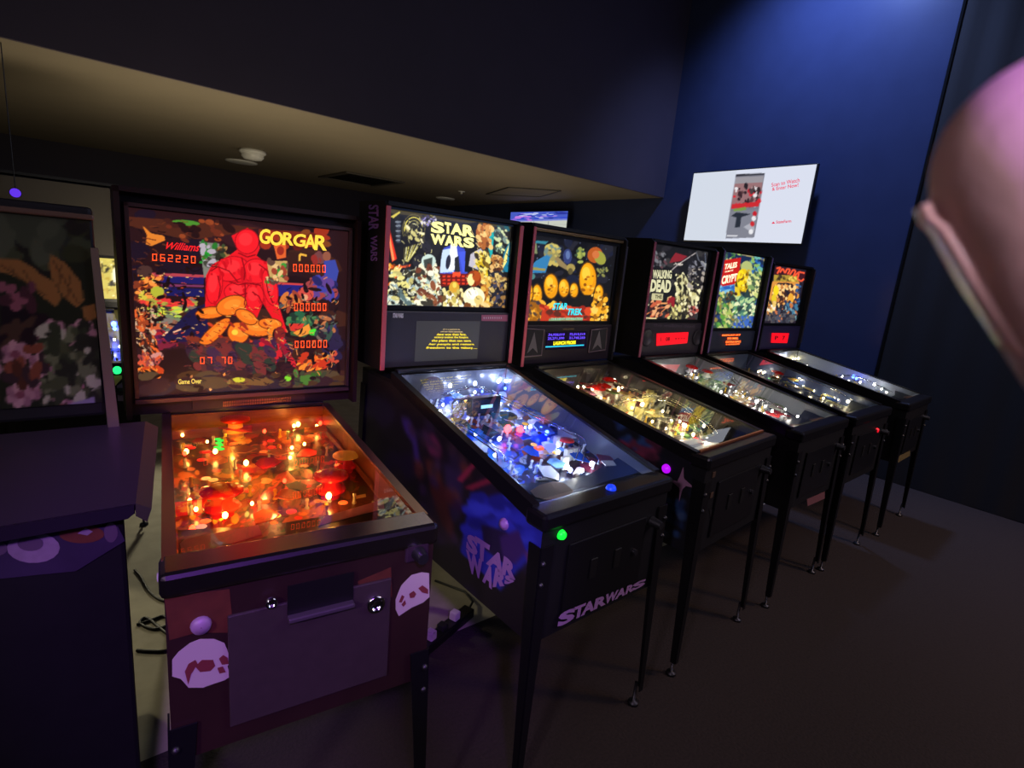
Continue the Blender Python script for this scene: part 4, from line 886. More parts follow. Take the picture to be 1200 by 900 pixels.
S.dress(8, 60, 10, 26, [glow('cool_led_dim', (180, 205, 255), 20)], [glow('blue_insert', (70, 120, 255), .9), glow('white_insert', (220, 226, 240), .8), glow('amber_insert', (255, 190, 70), .8)], PL, 20, mat('white_post', (220, 224, 236), .2), .24)
S.plastic([h3(*p) for p in ((282, 255), (330, 265), (335, 300), (312, 300))], mat('yellow_plastic', (230, 190, 60), .3), .03)
S.plastic([h3(*p) for p in ((380, 312), (400, 298), (424, 315), (402, 330))], mat('bright_blue_plastic', (20, 120, 220), .3), .04)
S.plastic([h3(*p) for p in ((455, 235), (485, 235), (500, 265), (465, 262))], mat('teal_plastic', (60, 140, 170), .3), .05)
S.plastic([h3(*p) for p in ((640, 395), (690, 392), (720, 408), (655, 412))], mat('cream_plastic'), .02)
q = S.pf(*h3(660, 388), .02); MB().box(q[0] - .018, q[0] + .018, q[1] - .012, q[1] + .012, q[2] - .018, q[2] + .012, .003).build('orange_block', mat('orange_lamp_block', (240, 90, 30), .4, emit=(250, 90, 20), strength=1.0), S.root)
q = S.pf(*h3(780, 352), .05); MB().lathe([(.001, .01), (.026, .008), (.03, 0), (.001, -.004)], tuple(q), 18).build('red_cap', mat('red_cap_clear', (210, 50, 44), .3), S.root)
S.plastic([h3(*p) for p in ((905, 410), (965, 420), (1000, 455), (925, 450))], mat('maroon_plastic', (110, 36, 56), .35), .05)
S.plastic([h3(*p) for p in ((925, 438), (975, 438), (990, 458), (945, 460))], mat('white_card', (214, 220, 226), .4), .056)
S.wire([(*h3(250, 160), .05), (*h3(380, 120), .09), (*h3(470, 150), .09), (*h3(620, 230), .085), (*h3(760, 300), .08), (*h3(845, 350), .07), (*h3(830, 440), .05)], CHROME)
S.wire([(*h3(240, 260), .06), (*h3(330, 290), .07), (*h3(420, 350), .06), (*h3(490, 400), .05), (*h3(500, 440), .04)], CHROME)
for x, y in ((785, 405), (815, 400), (770, 440), (740, 350)):
    q = S.pf(*h3(x, y), .03); MB().box(q[0] - .016, q[0] + .016, q[1] - .01, q[1] + .01, q[2] - .03, q[2] + .02, .003).build('target_bank', mat('pale_plastic', (200, 200, 190), .3), S.root)
S.bumper(*h3(560, 250), mat('white_post'), PL[0], .9); S.bumper(*h3(640, 290), mat('white_post'), PL[1], .9); S.bumper(*h3(520, 290), mat('white_post'), PL[3], .9)
S.flippers(mat('white_flipper'), .25)
W = S.wi / 2
ap = S.apron(mat('apron_navy', (18, 20, 40), .4), [])
TAN = mat('tan_card', (150, 112, 88), .55)
ov = [(q[0], q[1]) for q in (S.pf(*h3(*p), .05) for p in ((622, 572), (660, 548), (720, 532), (765, 538), (806, 570), (790, 590), (740, 606), (690, 610), (645, 598)))]
MB().prism([(max(-W + .002, min(W - .002, u)), max(.062, v), S.pfz(max(.062, v)) + .0552) for u, v in ov], (0, 0, .0012)).build('instruction_card', TAN, ap)
# buttons, front and side print
q = S.F.onz(*h3(958, 552), S.zl + .006); MB().lathe([(.001, .014), (.012, .013), (.016, .008), (.018, 0)], (q[0], .03, S.zl + .006), 18).build('action_button', mat('blue_button', (20, 70, 230), .3, emit=(20, 60, 240), strength=.9), S.root)
q = S.frq([h3(754, 750)])[0]; o = MB().lathe([(.001, -.014), (.012, -.013), (.015, -.006), (.016, 0)], (q[0], 0, q[2]), 18, 'y').build('start_button', mat('green_button', (20, 220, 60), .3, emit=(16, 235, 50), strength=1.5), S.root)
LAV = mat('lavender_print', (150, 112, 160), .5); b5 = lambda x, y: (450 + x / 2.8135, 540 + y / 2.8135)
fq = lambda P, off=.0115: S.frq([b5(*p) for p in P], off)
for ch, x0, x1, t0, t1 in (('S', 562, 618, 0, .2), ('T', 612, 650, .17, .32), ('A', 640, 684, .3, .44), ('R', 682, 722, .42, .56), ('W', 716, 758, .5, .7), ('A', 752, 786, .68, .8), ('R', 786, 812, .78, .9), ('S', 806, 850, .86, 1)):
    yb = lambda x: 545 - (x - 562) * .485; yt = lambda x: 488 - (x - 585) * .40
    letters('side_letter', ch, fq([(x0, yb(x0)), (x1, yb(x1)), (x1 + 8, yt(x1)), (x0 + 8, yt(x0))]), LAV, S.root, .05)
sd = lambda pts, m, name, off, par=None: decal(S, [b5(*p) for p in pts], m, name, off, 's', par)
SIDEBLUE = mat('side_print_blue', (38, 44, 140), .45, noise=.3, scale=12); SIDERED = mat('side_print_red', (120, 34, 46), .45); SIDEVIO = mat('side_print_violet', (70, 44, 110), .5, noise=.4, scale=20); SIDERUST = mat('side_print_rust', (74, 34, 26), .5, noise=.5, scale=20)
def paint_side(a):
    P = lambda pts, c, al=1: a.poly([b5(*p) for p in pts], c, al)
    P6 = lambda x, y: (420 + x / 6, 400 + y / 6)
    Q6 = lambda pts, c, al=1: a.poly([P6(*p) for p in pts], c, al)
    SP = lambda box, n, cols, r0, r1, st=2, rot=None: a.spray(box, n, cols, r0, r1, st, rot)
    SP((425, 440, 640, 700), 60, [(22, 18, 20), (40, 28, 30), (34, 26, 40), (28, 22, 24)], 6, 18, 2, .8)
    Q6([(300, 540), (360, 550), (405, 640), (420, 760), (440, 900), (400, 900), (385, 720), (330, 640)], (60, 42, 104)); Q6([(470, 680), (530, 655), (585, 750), (575, 820), (500, 800)], (104, 42, 66))
    Q6([(470, 830), (560, 850), (590, 1000), (640, 1200), (660, 1320), (590, 1310), (520, 1120)], (78, 36, 26)); Q6([(600, 860), (740, 900), (720, 1250), (660, 1280), (620, 1080)], (44, 34, 58))
    SP((480, 500, 545, 640), 40, [(60, 40, 60), (86, 44, 34), (36, 28, 44), (50, 36, 40)], 2, 6, 2.5, 1.3)
    a.blur(3, 2)
    P([(285, 105), (400, 138), (470, 160), (526, 205), (526, 296), (490, 300), (470, 330), (440, 360), (380, 425), (300, 345), (250, 300)], (40, 46, 150))
    SP((552, 580, 636, 640), 30, [(46, 56, 170), (32, 36, 120), (52, 64, 180)], 3, 9, 3, .3)
    P([(320, 210), (400, 230), (440, 320), (400, 340), (330, 290)], (34, 24, 54)); P([(380, 250), (440, 225), (466, 300), (430, 340), (390, 320)], (60, 36, 90)); P([(462, 300), (522, 296), (490, 352), (470, 336)], (96, 56, 110))
    a.blur(1, 2)
    P([(238, 64), (298, 2), (310, 8), (258, 72)], (130, 38, 56)); P([(262, 90), (350, 56), (374, 66), (290, 98)], (120, 34, 50)); P([(338, 16), (352, 20), (410, 96), (392, 98)], (84, 26, 40))
    a.blur(1, 1)
S.side_print(150, 90, (24, 19, 22), paint_side, 27)
sq = lambda P, off=.003: S.siq([b5(*p) for p in P], off)
for ch, P in (('S', ((272, 290), (310, 318), (312, 258), (278, 236))), ('T', ((308, 318), (342, 340), (352, 278), (302, 246))), ('A', ((338, 338), (392, 372), (400, 316), (362, 290))), ('R', ((388, 372), (436, 392), (440, 342), (398, 312))),
              ('W', ((278, 362), (330, 398), (326, 328), (272, 290))), ('A', ((326, 396), (358, 424), (370, 360), (336, 334))), ('R', ((360, 416), (400, 412), (412, 384), (370, 350))), ('S', ((398, 408), (430, 400), (436, 388), (402, 372)))):
    letters('side_letter', ch, sq(P), LAV, S.root, .06)

# ================================================================== 3: the machine with gold spheres
_p = from_local(2.23, 1.089, .07, 1.069)
K = Machine('pinball machine with golden backglass, purple score display and a pale star on its side', 2.23, 1.089, .07, .63, .983, 1.143, .996, (*_p, .05), .75, .665, 1.378, 1.807, 1.862,
            flip=mat('violet_button', (170, 20, 220), .3, emit=(170, 10, 225), strength=1.2))
g = lambda x, y: (590 + x / 4.74, 240 + y / 4.74)
a = Art(150, 110, (20, 20, 24), K.st_bb, 31)
gp = lambda pts, c, al=1: a.poly([g(*p) for p in pts], c, al)
ge = lambda x, y, rx, ry, c, rot=0, al=1: a.ell(*g(x, y), rx / 4.74, ry / 4.74, c, rot, al)
gs = lambda box, n, cols, r0, r1, st=2, rot=None: a.spray((*g(box[0], box[1]), *g(box[2], box[3])), n, cols, r0 / 4.74, r1 / 4.74, st, rot)
gs((110, 190, 600, 440), 70, [(14, 14, 20), (34, 34, 44), (26, 30, 50)], 10, 30); gs((140, 190, 600, 420), 50, [(90, 100, 130), (60, 70, 90), (140, 150, 160)], 1.5, 4, 1.3)
gp([(165, 200), (250, 205), (235, 222), (170, 215)], (50, 120, 140)); gp([(160, 225), (185, 215), (190, 275), (160, 270)], (120, 130, 90))
gp([(230, 235), (270, 212), (312, 236), (318, 280), (290, 330), (240, 340), (225, 270)], (150, 140, 84)); ge(270, 236, 38, 18, (196, 180, 96)); gs((230, 230, 320, 340), 30, [(190, 170, 90), (80, 70, 50), (110, 130, 120)], 4, 12)
gp([(240, 280), (262, 290), (235, 378), (150, 380), (148, 345), (185, 310)], (50, 120, 170)); gp([(150, 345), (235, 356), (232, 368), (148, 360)], (150, 140, 70)); ge(158, 398, 20, 18, (70, 120, 120))
gp([(285, 300), (300, 288), (360, 345), (350, 362), (310, 340)], (140, 120, 80)); ge(374, 352, 24, 24, (160, 140, 76)); ge(372, 370, 14, 18, (90, 80, 50)); ge(356, 288, 24, 42, (50, 60, 110)); ge(358, 280, 12, 24, (90, 110, 160)); ge(425, 270, 18, 34, (130, 140, 70)); gs((400, 240, 450, 320), 14, [(160, 170, 80), (60, 80, 60)], 4, 9)
ge(508, 280, 42, 44, (176, 84, 30), .4); ge(535, 296, 30, 40, (150, 150, 60), -.5); ge(512, 278, 20, 22, (200, 110, 60)); gs((520, 350, 575, 400), 14, [(130, 130, 70), (70, 80, 60)], 3, 9)
GO = (240, 166, 20); GD = (140, 80, 14)
def orb(x, y, rx, ry, cap=True):          # plain golden spheres with a dark rim
    ge(x, y, rx + 6, ry + 8, (70, 46, 18)); ge(x, y, rx, ry, (226, 146, 16)); ge(x - rx * .1, y - ry * .15, rx * .8, ry * .75, GO); ge(x - rx * .2, y - ry * .35, rx * .5, ry * .4, (250, 196, 60))
    gs((x - rx * .7, y - ry * .2, x + rx * .7, y + ry * .7), 10, [GD, (190, 116, 20), (250, 190, 70)], rx * .08, rx * .2, 2, 0)
orb(468, 415, 46, 92); orb(265, 452, 38, 66); orb(336, 462, 28, 48); orb(392, 474, 22, 38); orb(188, 500, 26, 56); orb(146, 488, 18, 46); orb(530, 486, 22, 40); orb(520, 548, 30, 30)
gp([(430, 500), (520, 500), (540, 560), (350, 566), (380, 540)], (26, 24, 24)); gp([(115, 540), (215, 540), (220, 640), (108, 640)], (190, 120, 24)); gs((110, 540, 230, 645), 50, [(150, 90, 20), (80, 60, 50), (240, 170, 50), (60, 50, 60)], 5, 14, 2, .9)
gp([(220, 565), (500, 568), (500, 640), (205, 645)], (186, 54, 30)); gs((215, 565, 500, 640), 40, [(210, 70, 36), (150, 36, 24), (90, 40, 30)], 6, 18, 2.5, .2); gs((490, 500, 570, 640), 60, [(240, 170, 40), (160, 100, 20), (60, 40, 20), (250, 200, 90)], 5, 14)
gp([(255, 630), (440, 625), (440, 640), (250, 645)], (130, 150, 110)); gs((240, 540, 360, 570), 10, [(240, 190, 60), (160, 90, 20)], 5, 12)
K.translite(a); K.panel(mat('speaker_panel_plum', (34, 26, 34), .4), K.zm - .02)
CYAN = glow('cyan_title', (40, 214, 226), 1.1)
kq = lambda P, off=.004: K.bbq([g(*p) for p in P], off)
letters('title_lettering', 'STAR', kq([(268, 584), (352, 580), (352, 545), (272, 545)]), CYAN, K.bb, .03, .2)
letters('title_lettering', 'TREK', kq([(350, 612), (438, 612), (432, 576), (356, 576)]), CYAN, K.bb, .03, .2)
letters('subtitle_lettering', 'THE NEXT GENERATION', kq([(262, 640), (436, 637), (438, 625), (262, 628)]), glow('subtitle_green', (130, 190, 160), 1.0), K.bb, .03)
dq = K.bbq([g(*p) for p in ((215, 800), (440, 790), (445, 700), (222, 705))], .024)
MB().prism([tuple(p) for p in dq], (0, -.003, 0)).build('display', mat('display_black', (16, 12, 24), .25, emit=(20, 10, 40), strength=.5), K.bb)
VIO = glow('violet_segment', (96, 66, 236), 1.1); dl = lambda P: K.bbq([g(*p) for p in P], .0285)
for t, P in (('24,958,010', ((226, 727), (318, 724), (320, 709), (230, 711))), ('75,010,510', ((345, 724), (432, 722), (434, 707), (347, 708))), ('25,271,590', ((224, 748), (316, 744), (318, 729), (226, 731))), ('21,748,250', ((343, 744), (432, 742), (433, 727), (345, 728)))): letters('score_line', t, dl(P), VIO, K.bb, .03)
letters('message_line', 'LAUNCH PROBE', dl(((256, 775), (380, 769), (381, 750), (258, 754))), glow('yellow_segment', (246, 236, 30), 1.2), K.bb, .05)
MB().prism([tuple(p) for p in dl(((212, 788), (426, 778), (426, 771), (213, 781)))], (0, -.001, 0)).build('message_bar', glow('cyan_bar', (40, 180, 210), 1.0), K.bb)
letters('maker_lettering', 'WILLIAMS', kq([(312, 692), (374, 690), (374, 682), (312, 684)], .0235), mat('dim_gold_print', (130, 112, 70), .4), K.bb, .03)
for P in (((86, 840), (190, 830), (206, 690), (96, 682)), ((452, 815), (545, 800), (555, 680), (468, 692))):
    q = K.bbq([g(*p) for p in P], .0235); b = MB().prism([tuple(p) for p in q], (0, -.004, 0)).build('speaker', mat('speaker_cloth', (26, 24, 26), .8), K.bb)
    rim = [Vector(p) + Vector((0, -.005, 0)) for p in q]; MB().tube(rim + [rim[0]], .004, 5).build('speaker_rim', mat('silver_rim', (120, 104, 110), .35, .6), K.bb)
    c = sum((Vector(p) for p in q), Vector()) / 4; w_ = (q[1][0] - q[0][0]) * .28; hh_ = .055
    MB().prism([(c.x - w_, c.y - .0045, c.z - hh_), (c.x, c.y - .0045, c.z - hh_ * .5), (c.x + w_, c.y - .0045, c.z - hh_), (c.x, c.y - .0045, c.z + hh_)], (0, -.001, 0)).build('speaker_emblem', mat('grey_emblem', (96, 90, 92), .5), K.bb)
MB().box(-K.BW / 2 + .02, K.BW / 2 - .02, -.03, -.018, K.zt + .02, K.zt + .034, .003).build('top_rail', mat('bright_rail', (170, 140, 100), .3, .9), K.bb)
MB().box(-K.BW / 2 - .004, -K.BW / 2 + .014, -.05, -.044, K.zbb, K.ztop - .02, .002).build('edge_trim', mat('red_edge_trim'), K.bb)
MB().box(K.BW / 2 - .012, K.BW / 2 + .003, -.05, -.044, K.zbb + .05, K.ztop - .05, .002).build('edge_trim', mat('grey_edge_trim', (90, 88, 100), .3, .7), K.bb)
# playfield
h8 = lambda x, y: (620 + x / 2.5, 400 + y / 2.5)
a = Art(110, 150, (44, 36, 44), K.st_pf, 32)
A3 = lambda box, n, cols, r0, r1, st=2, rot=None: a.spray((*h8(box[0], box[1]), *h8(box[2], box[3])), n, cols, r0 / 2.5, r1 / 2.5, st, rot)
A3((40, 70, 680, 340), 160, [(60, 50, 60), (30, 26, 34), (90, 70, 70), (120, 90, 70), (40, 40, 50)], 8, 20, 2.5, .4)
A3((140, 110, 280, 200), 60, [(150, 50, 40), (60, 50, 60), (170, 160, 150), (100, 40, 40)], 4, 10, 2, .4)
A3((270, 140, 480, 270), 120, [(200, 190, 120), (90, 80, 60), (226, 220, 170), (60, 50, 40), (150, 140, 80)], 4, 12, 2.5, -.9)
A3((400, 200, 580, 310), 90, [(180, 190, 60), (60, 110, 90), (40, 70, 80), (200, 200, 160), (40, 40, 40), (190, 90, 50)], 4, 10, 2)
a.strokes((*h8(40, 70), *h8(680, 340)), 220, [(20, 16, 20), (226, 220, 180), (30, 24, 30), (150, 130, 90)], 6, .7, .6, 6)
K.playfield(a, (46, 42, 52), .3)
for x, y, wt in ((190, 145, .4), (340, 190, .5), (300, 210, .3), (455, 250, .5), (420, 230, .35), (390, 150, .35), (250, 110, .2), (520, 290, .3)): K.gi(*h8(x, y), (255, 240, 190), wt)
WARM = glow('warm_bulb', (255, 236, 180), 22)
for x, y, sc in ((185, 145, 1.5), (160, 138, 1), (235, 150, 1), (330, 192, 1.5), (300, 200, 1), (210, 170, .8), (455, 255, 1.4), (440, 240, 1), (390, 210, 1), (520, 290, .9), (480, 280, .8), (360, 240, .9), (400, 260, .8), (255, 108, .7), (330, 85, .7), (350, 84, .7), (400, 120, .7), (280, 180, .8), (560, 300, .7)): K.bulb(*h8(x, y), WARM, sc * .8)
PL = [mat('printed_plastic_straw', (214, 200, 130), .25), mat('printed_plastic_grey', (120, 116, 110), .25), mat('printed_plastic_red', (170, 34, 28), .25), mat('printed_plastic_plum', (80, 50, 70), .25), mat('printed_plastic_green', (110, 150, 90), .25)]
K.dress(14, 60, 16, 16, [glow('warm_bulb_dim', (255, 232, 180), 10)], [glow('amber_insert'), glow('red_insert'), glow('green_insert_dim', (90, 220, 120), .7)], PL, 20)
K.wire([(*h8(150, 130), .05), (*h8(240, 120), .09), (*h8(330, 150), .09), (*h8(430, 190), .085), (*h8(520, 240), .07), (*h8(560, 290), .04)], CHROME); K.wire([(*h8(230, 190), .05), (*h8(300, 170), .08), (*h8(380, 160), .09), (*h8(470, 200), .09), (*h8(500, 270), .05)], CHROME)
for x, y in ((300, 180), (340, 170), (320, 210), (400, 150), (360, 165)):
    q = K.pf(*h8(x, y), .05); K.put('ramp_post', proto('ramp_post', lambda: MB().box(-.012, .012, -.02, .02, -.04, .03, .003), PL[0]), *h8(x, y), .04, .6)
q = K.pf(*h8(305, 178), .06); MB().tube([(q[0] - .05, q[1], q[2]), (q[0] - .03, q[1] + .05, q[2] + .012), (q[0] + .04, q[1] + .06, q[2] + .012), (q[0] + .07, q[1] - .01, q[2])], .008, 7).build('curved_ramp', mat('ivory_plastic', (226, 220, 180), .3), K.root)
K.bumper(*h8(195, 165), mat('white_post'), RB, 1.0); K.bumper(*h8(230, 140), mat('white_post'), RB, 1.0); K.bumper(*h8(215, 155), mat('white_post'), RB, .9)
K.plastic([h8(*p) for p in ((214, 108), (224, 60), (232, 62), (228, 110))], mat('grey_tower', (90, 94, 110), .3), .06)
K.plastic([h8(*p) for p in ((1050 / 3, 118), (372, 118), (362, 124))], mat('red_flag', (200, 40, 44), .3, emit=(190, 30, 34), strength=.4), .02)
K.flippers(mat('white_flipper'), .25)
W = K.wi / 2; WC = mat('pale_card', (206, 204, 214), .5)
ap = K.apron(mat('apron_black', (20, 18, 22), .4), [([(-W + .004, .066), (-.02, .066), (.0, .115), (-.05, .135), (-.1, .13), (-W + .01, .13)], WC), ([(-W + .12, .155), (-.06, .145), (-.075, .19), (-W + .1, .195)], WC)])
MB().box(-W, W + .01, .045, .056, K.gl(.05) - .002, K.gl(.05) + .008, .002).build('lock_bar_edge', mat('copper_edge', (214, 140, 100), .3, .9), K.root)
# side print: four-pointed star and a blue figure of loose shapes
b7 = lambda x, y: (780 + x / 7.5, 480 + y / 7.5)
st_ = ((158, 500), (162, 600), (185, 625), (255, 688), (180, 670), (150, 700), (120, 810), (122, 690), (90, 660), (15, 600), (105, 630), (125, 590))
decal(K, [b7(*p) for p in st_], mat('pale_star_print', (150, 110, 140), .5), 'star_print', .0012, 's')
h5 = lambda x, y: (580 + x / 6, 380 + y / 6)
def paint_side_k(a):
    P = lambda pts, c, al=1: a.poly([h5(*p) for p in pts], c, al)
    a.spray((620, 440, 840, 640), 60, [(18, 22, 34), (26, 30, 48), (20, 20, 28), (16, 18, 22)], 5, 14, 2, .5)
    a.spray((720, 490, 770, 530), 34, [(34, 54, 104), (26, 38, 80), (44, 70, 120)], 2, 6, 2.5, -.8)
    P([(850, 830), (920, 850), (980, 800), (1000, 850), (930, 900), (870, 880)], (96, 36, 58)); P([(1010, 850), (1080, 870), (1170, 845), (1150, 900), (1060, 960), (980, 910)], (104, 40, 66))
    a.spray((722, 518, 772, 546), 26, [(120, 46, 74), (70, 30, 50), (90, 40, 60)], 1.5, 4, 2.5, .4)
    a.spray((776, 585, 800, 625), 24, [(40, 70, 116), (30, 50, 90), (60, 84, 120)], 2, 5, 2, 1.2)
    a.blur(1, 2)
K.side_print(120, 70, (17, 19, 28), paint_side_k, 37)
for i in range(2):
    q = K.frq([b7(420 - i * 20, 570 + i * 180)])[0]; MB().box(q[0] - .012, q[0] + .012, -.004, -.001, q[2] - .012, q[2] + .012, .001).build('front_plate', mat('dim_brass', (120, 96, 80), .4, .7), K.root)
for P in (((380, 870), (440, 900), (430, 990), (400, 1010)), ((520, 1000), (600, 960), (640, 930), (560, 1010))): decal(K, [b7(*p) for p in P], mat('side_print_steel'), 'front_print', .001)

# ================================================================== 4-6: the three far machines of the row
def far_art(M, n, g, k, bg, seed):
    a = Art(n, int(n * 1.15), bg, M.st_bb, seed)
    gp = lambda pts, c, al=1: a.poly([g(*p) for p in pts], c, al)
    ge = lambda x, y, rx, ry, c, rot=0, al=1: a.ell(*g(x, y), rx / k, ry / k, c, rot, al)
    gs = lambda box, m, cols, r0, r1, st=2, rot=None: a.spray((*g(box[0], box[1]), *g(box[2], box[3])), m, cols, r0 / k, r1 / k, st, rot)
    gl = lambda pts, wd, c: a.line([g(*p) for p in pts], wd / k, c)
    return a, gp, ge, gs, gl
Z = Machine('pinball machine with black and cream backglass and a wide red dot display', 3.1, 1.1, .03, .62, .97, 1.155, 1.0, (3.09, 2.15, .0), .70, .60, 1.396, 1.852, 1.88)
g = lambda x, y: (745 + x / 6.43, 275 + y / 6.43)
a, gp, ge, gs, gl = far_art(Z, 90, g, 6.43, (24, 24, 28), 41)
gs((60, 90, 530, 640), 60, [(20, 20, 24), (36, 34, 40), (50, 48, 50)], 10, 30); gs((130, 130, 230, 240), 40, [(110, 110, 116), (60, 58, 62), (30, 28, 30), (90, 60, 66)], 4, 12, 2.5, 1.2)
gp([(300, 138), (390, 165), (345, 200), (255, 215), (270, 180)], (130, 34, 44)); gl([(270, 270), (320, 225), (450, 140)], 8, (160, 150, 150)); gs((290, 205, 350, 235), 10, [(200, 190, 180)], 3, 7)
gs((400, 180, 530, 300), 44, [(120, 120, 130), (60, 60, 70), (30, 30, 36), (150, 150, 150)], 5, 14, 2.5, .8); gl([(455, 130), (470, 190), (530, 250)], 4, (110, 116, 130)); gl([(520, 140), (525, 220)], 4, (100, 110, 130))
# cream boulders with dark cracks
for x, y, rx, ry in ((350, 390, 48, 90), (340, 520, 44, 90), (440, 440, 42, 100), (375, 560, 30, 70)):
    ge(x, y, rx, ry, (206, 200, 150)); gs((x - rx, y - ry, x + rx, y + ry), 40, [(236, 228, 180), (110, 100, 70), (50, 46, 36), (30, 28, 26), (190, 180, 120)], 4, 13, 2.8, 1.3)
gs((395, 250, 510, 400), 50, [(40, 38, 40), (24, 22, 26), (160, 150, 140), (80, 76, 80)], 5, 15); gs((400, 540, 470, 640), 30, [(170, 80, 70), (60, 30, 34), (210, 190, 170)], 5, 13, 2, .9)
gs((245, 480, 330, 625), 50, [(214, 204, 130), (120, 110, 70), (40, 36, 34)], 5, 14, 2.5, 1.2)
gl([(115, 520), (240, 515), (260, 500)], 12, (226, 150, 90)); gl([(60, 610), (150, 560), (240, 540), (150, 625)], 8, (206, 120, 70)); gl([(45, 622), (160, 632)], 12, (226, 206, 150)); gs((110, 480, 260, 610), 36, [(190, 90, 60), (110, 50, 40), (60, 30, 30), (226, 160, 110)], 5, 14, 2.5, -.6)
gs((250, 470, 290, 520), 10, [(140, 30, 40)], 8, 14); gs((60, 350, 110, 540), 30, [(110, 104, 90), (190, 184, 150), (50, 46, 46)], 4, 10, 2.5, 1.2)
gp([(125, 440), (208, 444), (204, 495), (120, 492)], (190, 184, 140))
Z.translite(a); Z.bb_trim(mat('plum_edge_trim', (140, 66, 84), .45), .02); Z.panel(mat('panel_charcoal', (40, 34, 42), .45))
zq = lambda P, off=.004: Z.bbq([g(*p) for p in P], off)
CRM = glow('cream_lettering', (206, 204, 160), 1.0)
letters('title_lettering', 'WALKING', zq([(122, 330), (266, 332), (268, 268), (128, 264)]), CRM, Z.bb, .04); letters('title_lettering', 'DEAD', zq([(104, 428), (258, 438), (266, 342), (112, 336)]), CRM, Z.bb, .05)
letters('subtitle_lettering', 'THE', zq([(140, 480), (192, 482), (194, 455), (142, 453)]), mat('dark_lettering', (50, 44, 36), .5), Z.bb, .03)
dq = lambda P, off=.024: Z.bbq([g(*p) for p in P], off)
MB().prism([tuple(p) for p in dq([(132, 832), (362, 812), (372, 730), (134, 740)])], (0, -.003, 0)).build('dot_display', mat('red_dot_display', (180, 16, 26), .3, emit=(232, 14, 30), strength=1.15), Z.bb)
letters('display_lettering', '1   08', dq([(160, 800), (230, 796), (232, 765), (162, 768)], .028), mat('display_dark', (60, 6, 10), .5), Z.bb, .03); letters('display_lettering', '= = = =', dq([(270, 785), (345, 780), (346, 770), (270, 774)], .028), mat('display_dark'), Z.bb, .03)
letters('panel_lettering', 'the walking dead', dq([(110, 695), (420, 705), (420, 675), (110, 665)]), mat('dim_plum_print', (78, 66, 78), .5), Z.bb, .02)
for cx in (62, 440):
    q = Z.bbq([g(cx, 770)], .024)[0]; MB().lathe([(.05, 0), (.056, -.005), (.05, -.008), (.046, -.003), (.001, -.001)], tuple(q), 20, 'y').build('speaker', mat('speaker_black', (30, 28, 34), .5), Z.bb)
P8 = lambda x, y: (720 + x / 7.5, 370 + y / 7.5); P5 = lambda x, y: (750 + x / 5, 400 + y / 5)
def far_field(M, seed, f, boxes, wall, bg):
    a = Art(80, 110, bg, M.st_pf, seed)
    for box, n, cols, r0, r1 in boxes: a.spray((*f(box[0], box[1]), *f(box[2], box[3])), n, cols, r0, r1, 2.4)
    M.playfield(a, wall, .3)
far_field(Z, 42, P5, [((40, 80, 900, 480), 120, [(60, 56, 60), (34, 32, 36), (90, 80, 80), (110, 100, 80)], 2, 5), ((180, 130, 360, 240), 50, [(160, 60, 50), (120, 110, 90), (60, 50, 50)], 1, 3), ((350, 140, 520, 280), 70, [(150, 170, 110), (90, 110, 80), (200, 210, 170), (60, 60, 50)], 1, 3.5), ((500, 280, 900, 470), 90, [(180, 180, 190), (90, 90, 100), (230, 230, 235), (50, 50, 60)], 1, 3)], (120, 124, 130), (60, 56, 58))
for x, y, wt in ((680, 350, .3), (780, 410, .3), (880, 440, .25), (420, 220, .3), (540, 270, .25), (250, 170, .2)): Z.gi(*P5(x, y), (250, 246, 236), wt)
WH = glow('white_bulb', (250, 246, 236), 22)
for x, y, sc in ((680, 365, 1.6), (640, 345, 1.1), (730, 390, 1.1), (770, 420, 1.3), (800, 430, .9), (850, 440, .9), (920, 450, 1.1), (600, 330, .9), (560, 300, .8), (530, 270, .8), (300, 200, .9), (330, 220, .8), (450, 240, .8), (130, 90, .8), (700, 410, .8)): Z.bulb(*P5(x, y), WH, sc * .8)
PLZ = [mat('printed_plastic_grey'), mat('printed_plastic_bone', (190, 186, 170), .25), mat('printed_plastic_red'), mat('printed_plastic_moss', (110, 130, 80), .25)]
Z.dress(23, 44, 12, 10, [glow('white_bulb_dim', (250, 246, 236), 9)], [glow('amber_insert'), glow('white_insert')], PLZ, 16)
Z.wire([(*P5(560, 300), .05), (*P5(640, 330), .08), (*P5(740, 350), .085), (*P5(840, 400), .07), (*P5(900, 440), .04)], CHROME); Z.wire([(*P5(300, 190), .05), (*P5(420, 160), .08), (*P5(520, 200), .09), (*P5(620, 300), .06)], CHROME)
Z.bumper(*P5(290, 195), mat('white_post'), RB, 1.0); Z.bumper(*P5(400, 215), mat('white_post'), RB, .9); Z.flippers(mat('white_flipper'))
W = Z.wi / 2
Z.apron(mat('apron_black'), [([(-W + .01, .066), (-.1, .066), (-.05, .11), (-.11, .135), (-W + .01, .12)], TAN), ([(.08, .066), (W - .04, .066), (W - .02, .12), (.12, .13)], TAN)])
q = Z.frq([(950, 575)])[0]

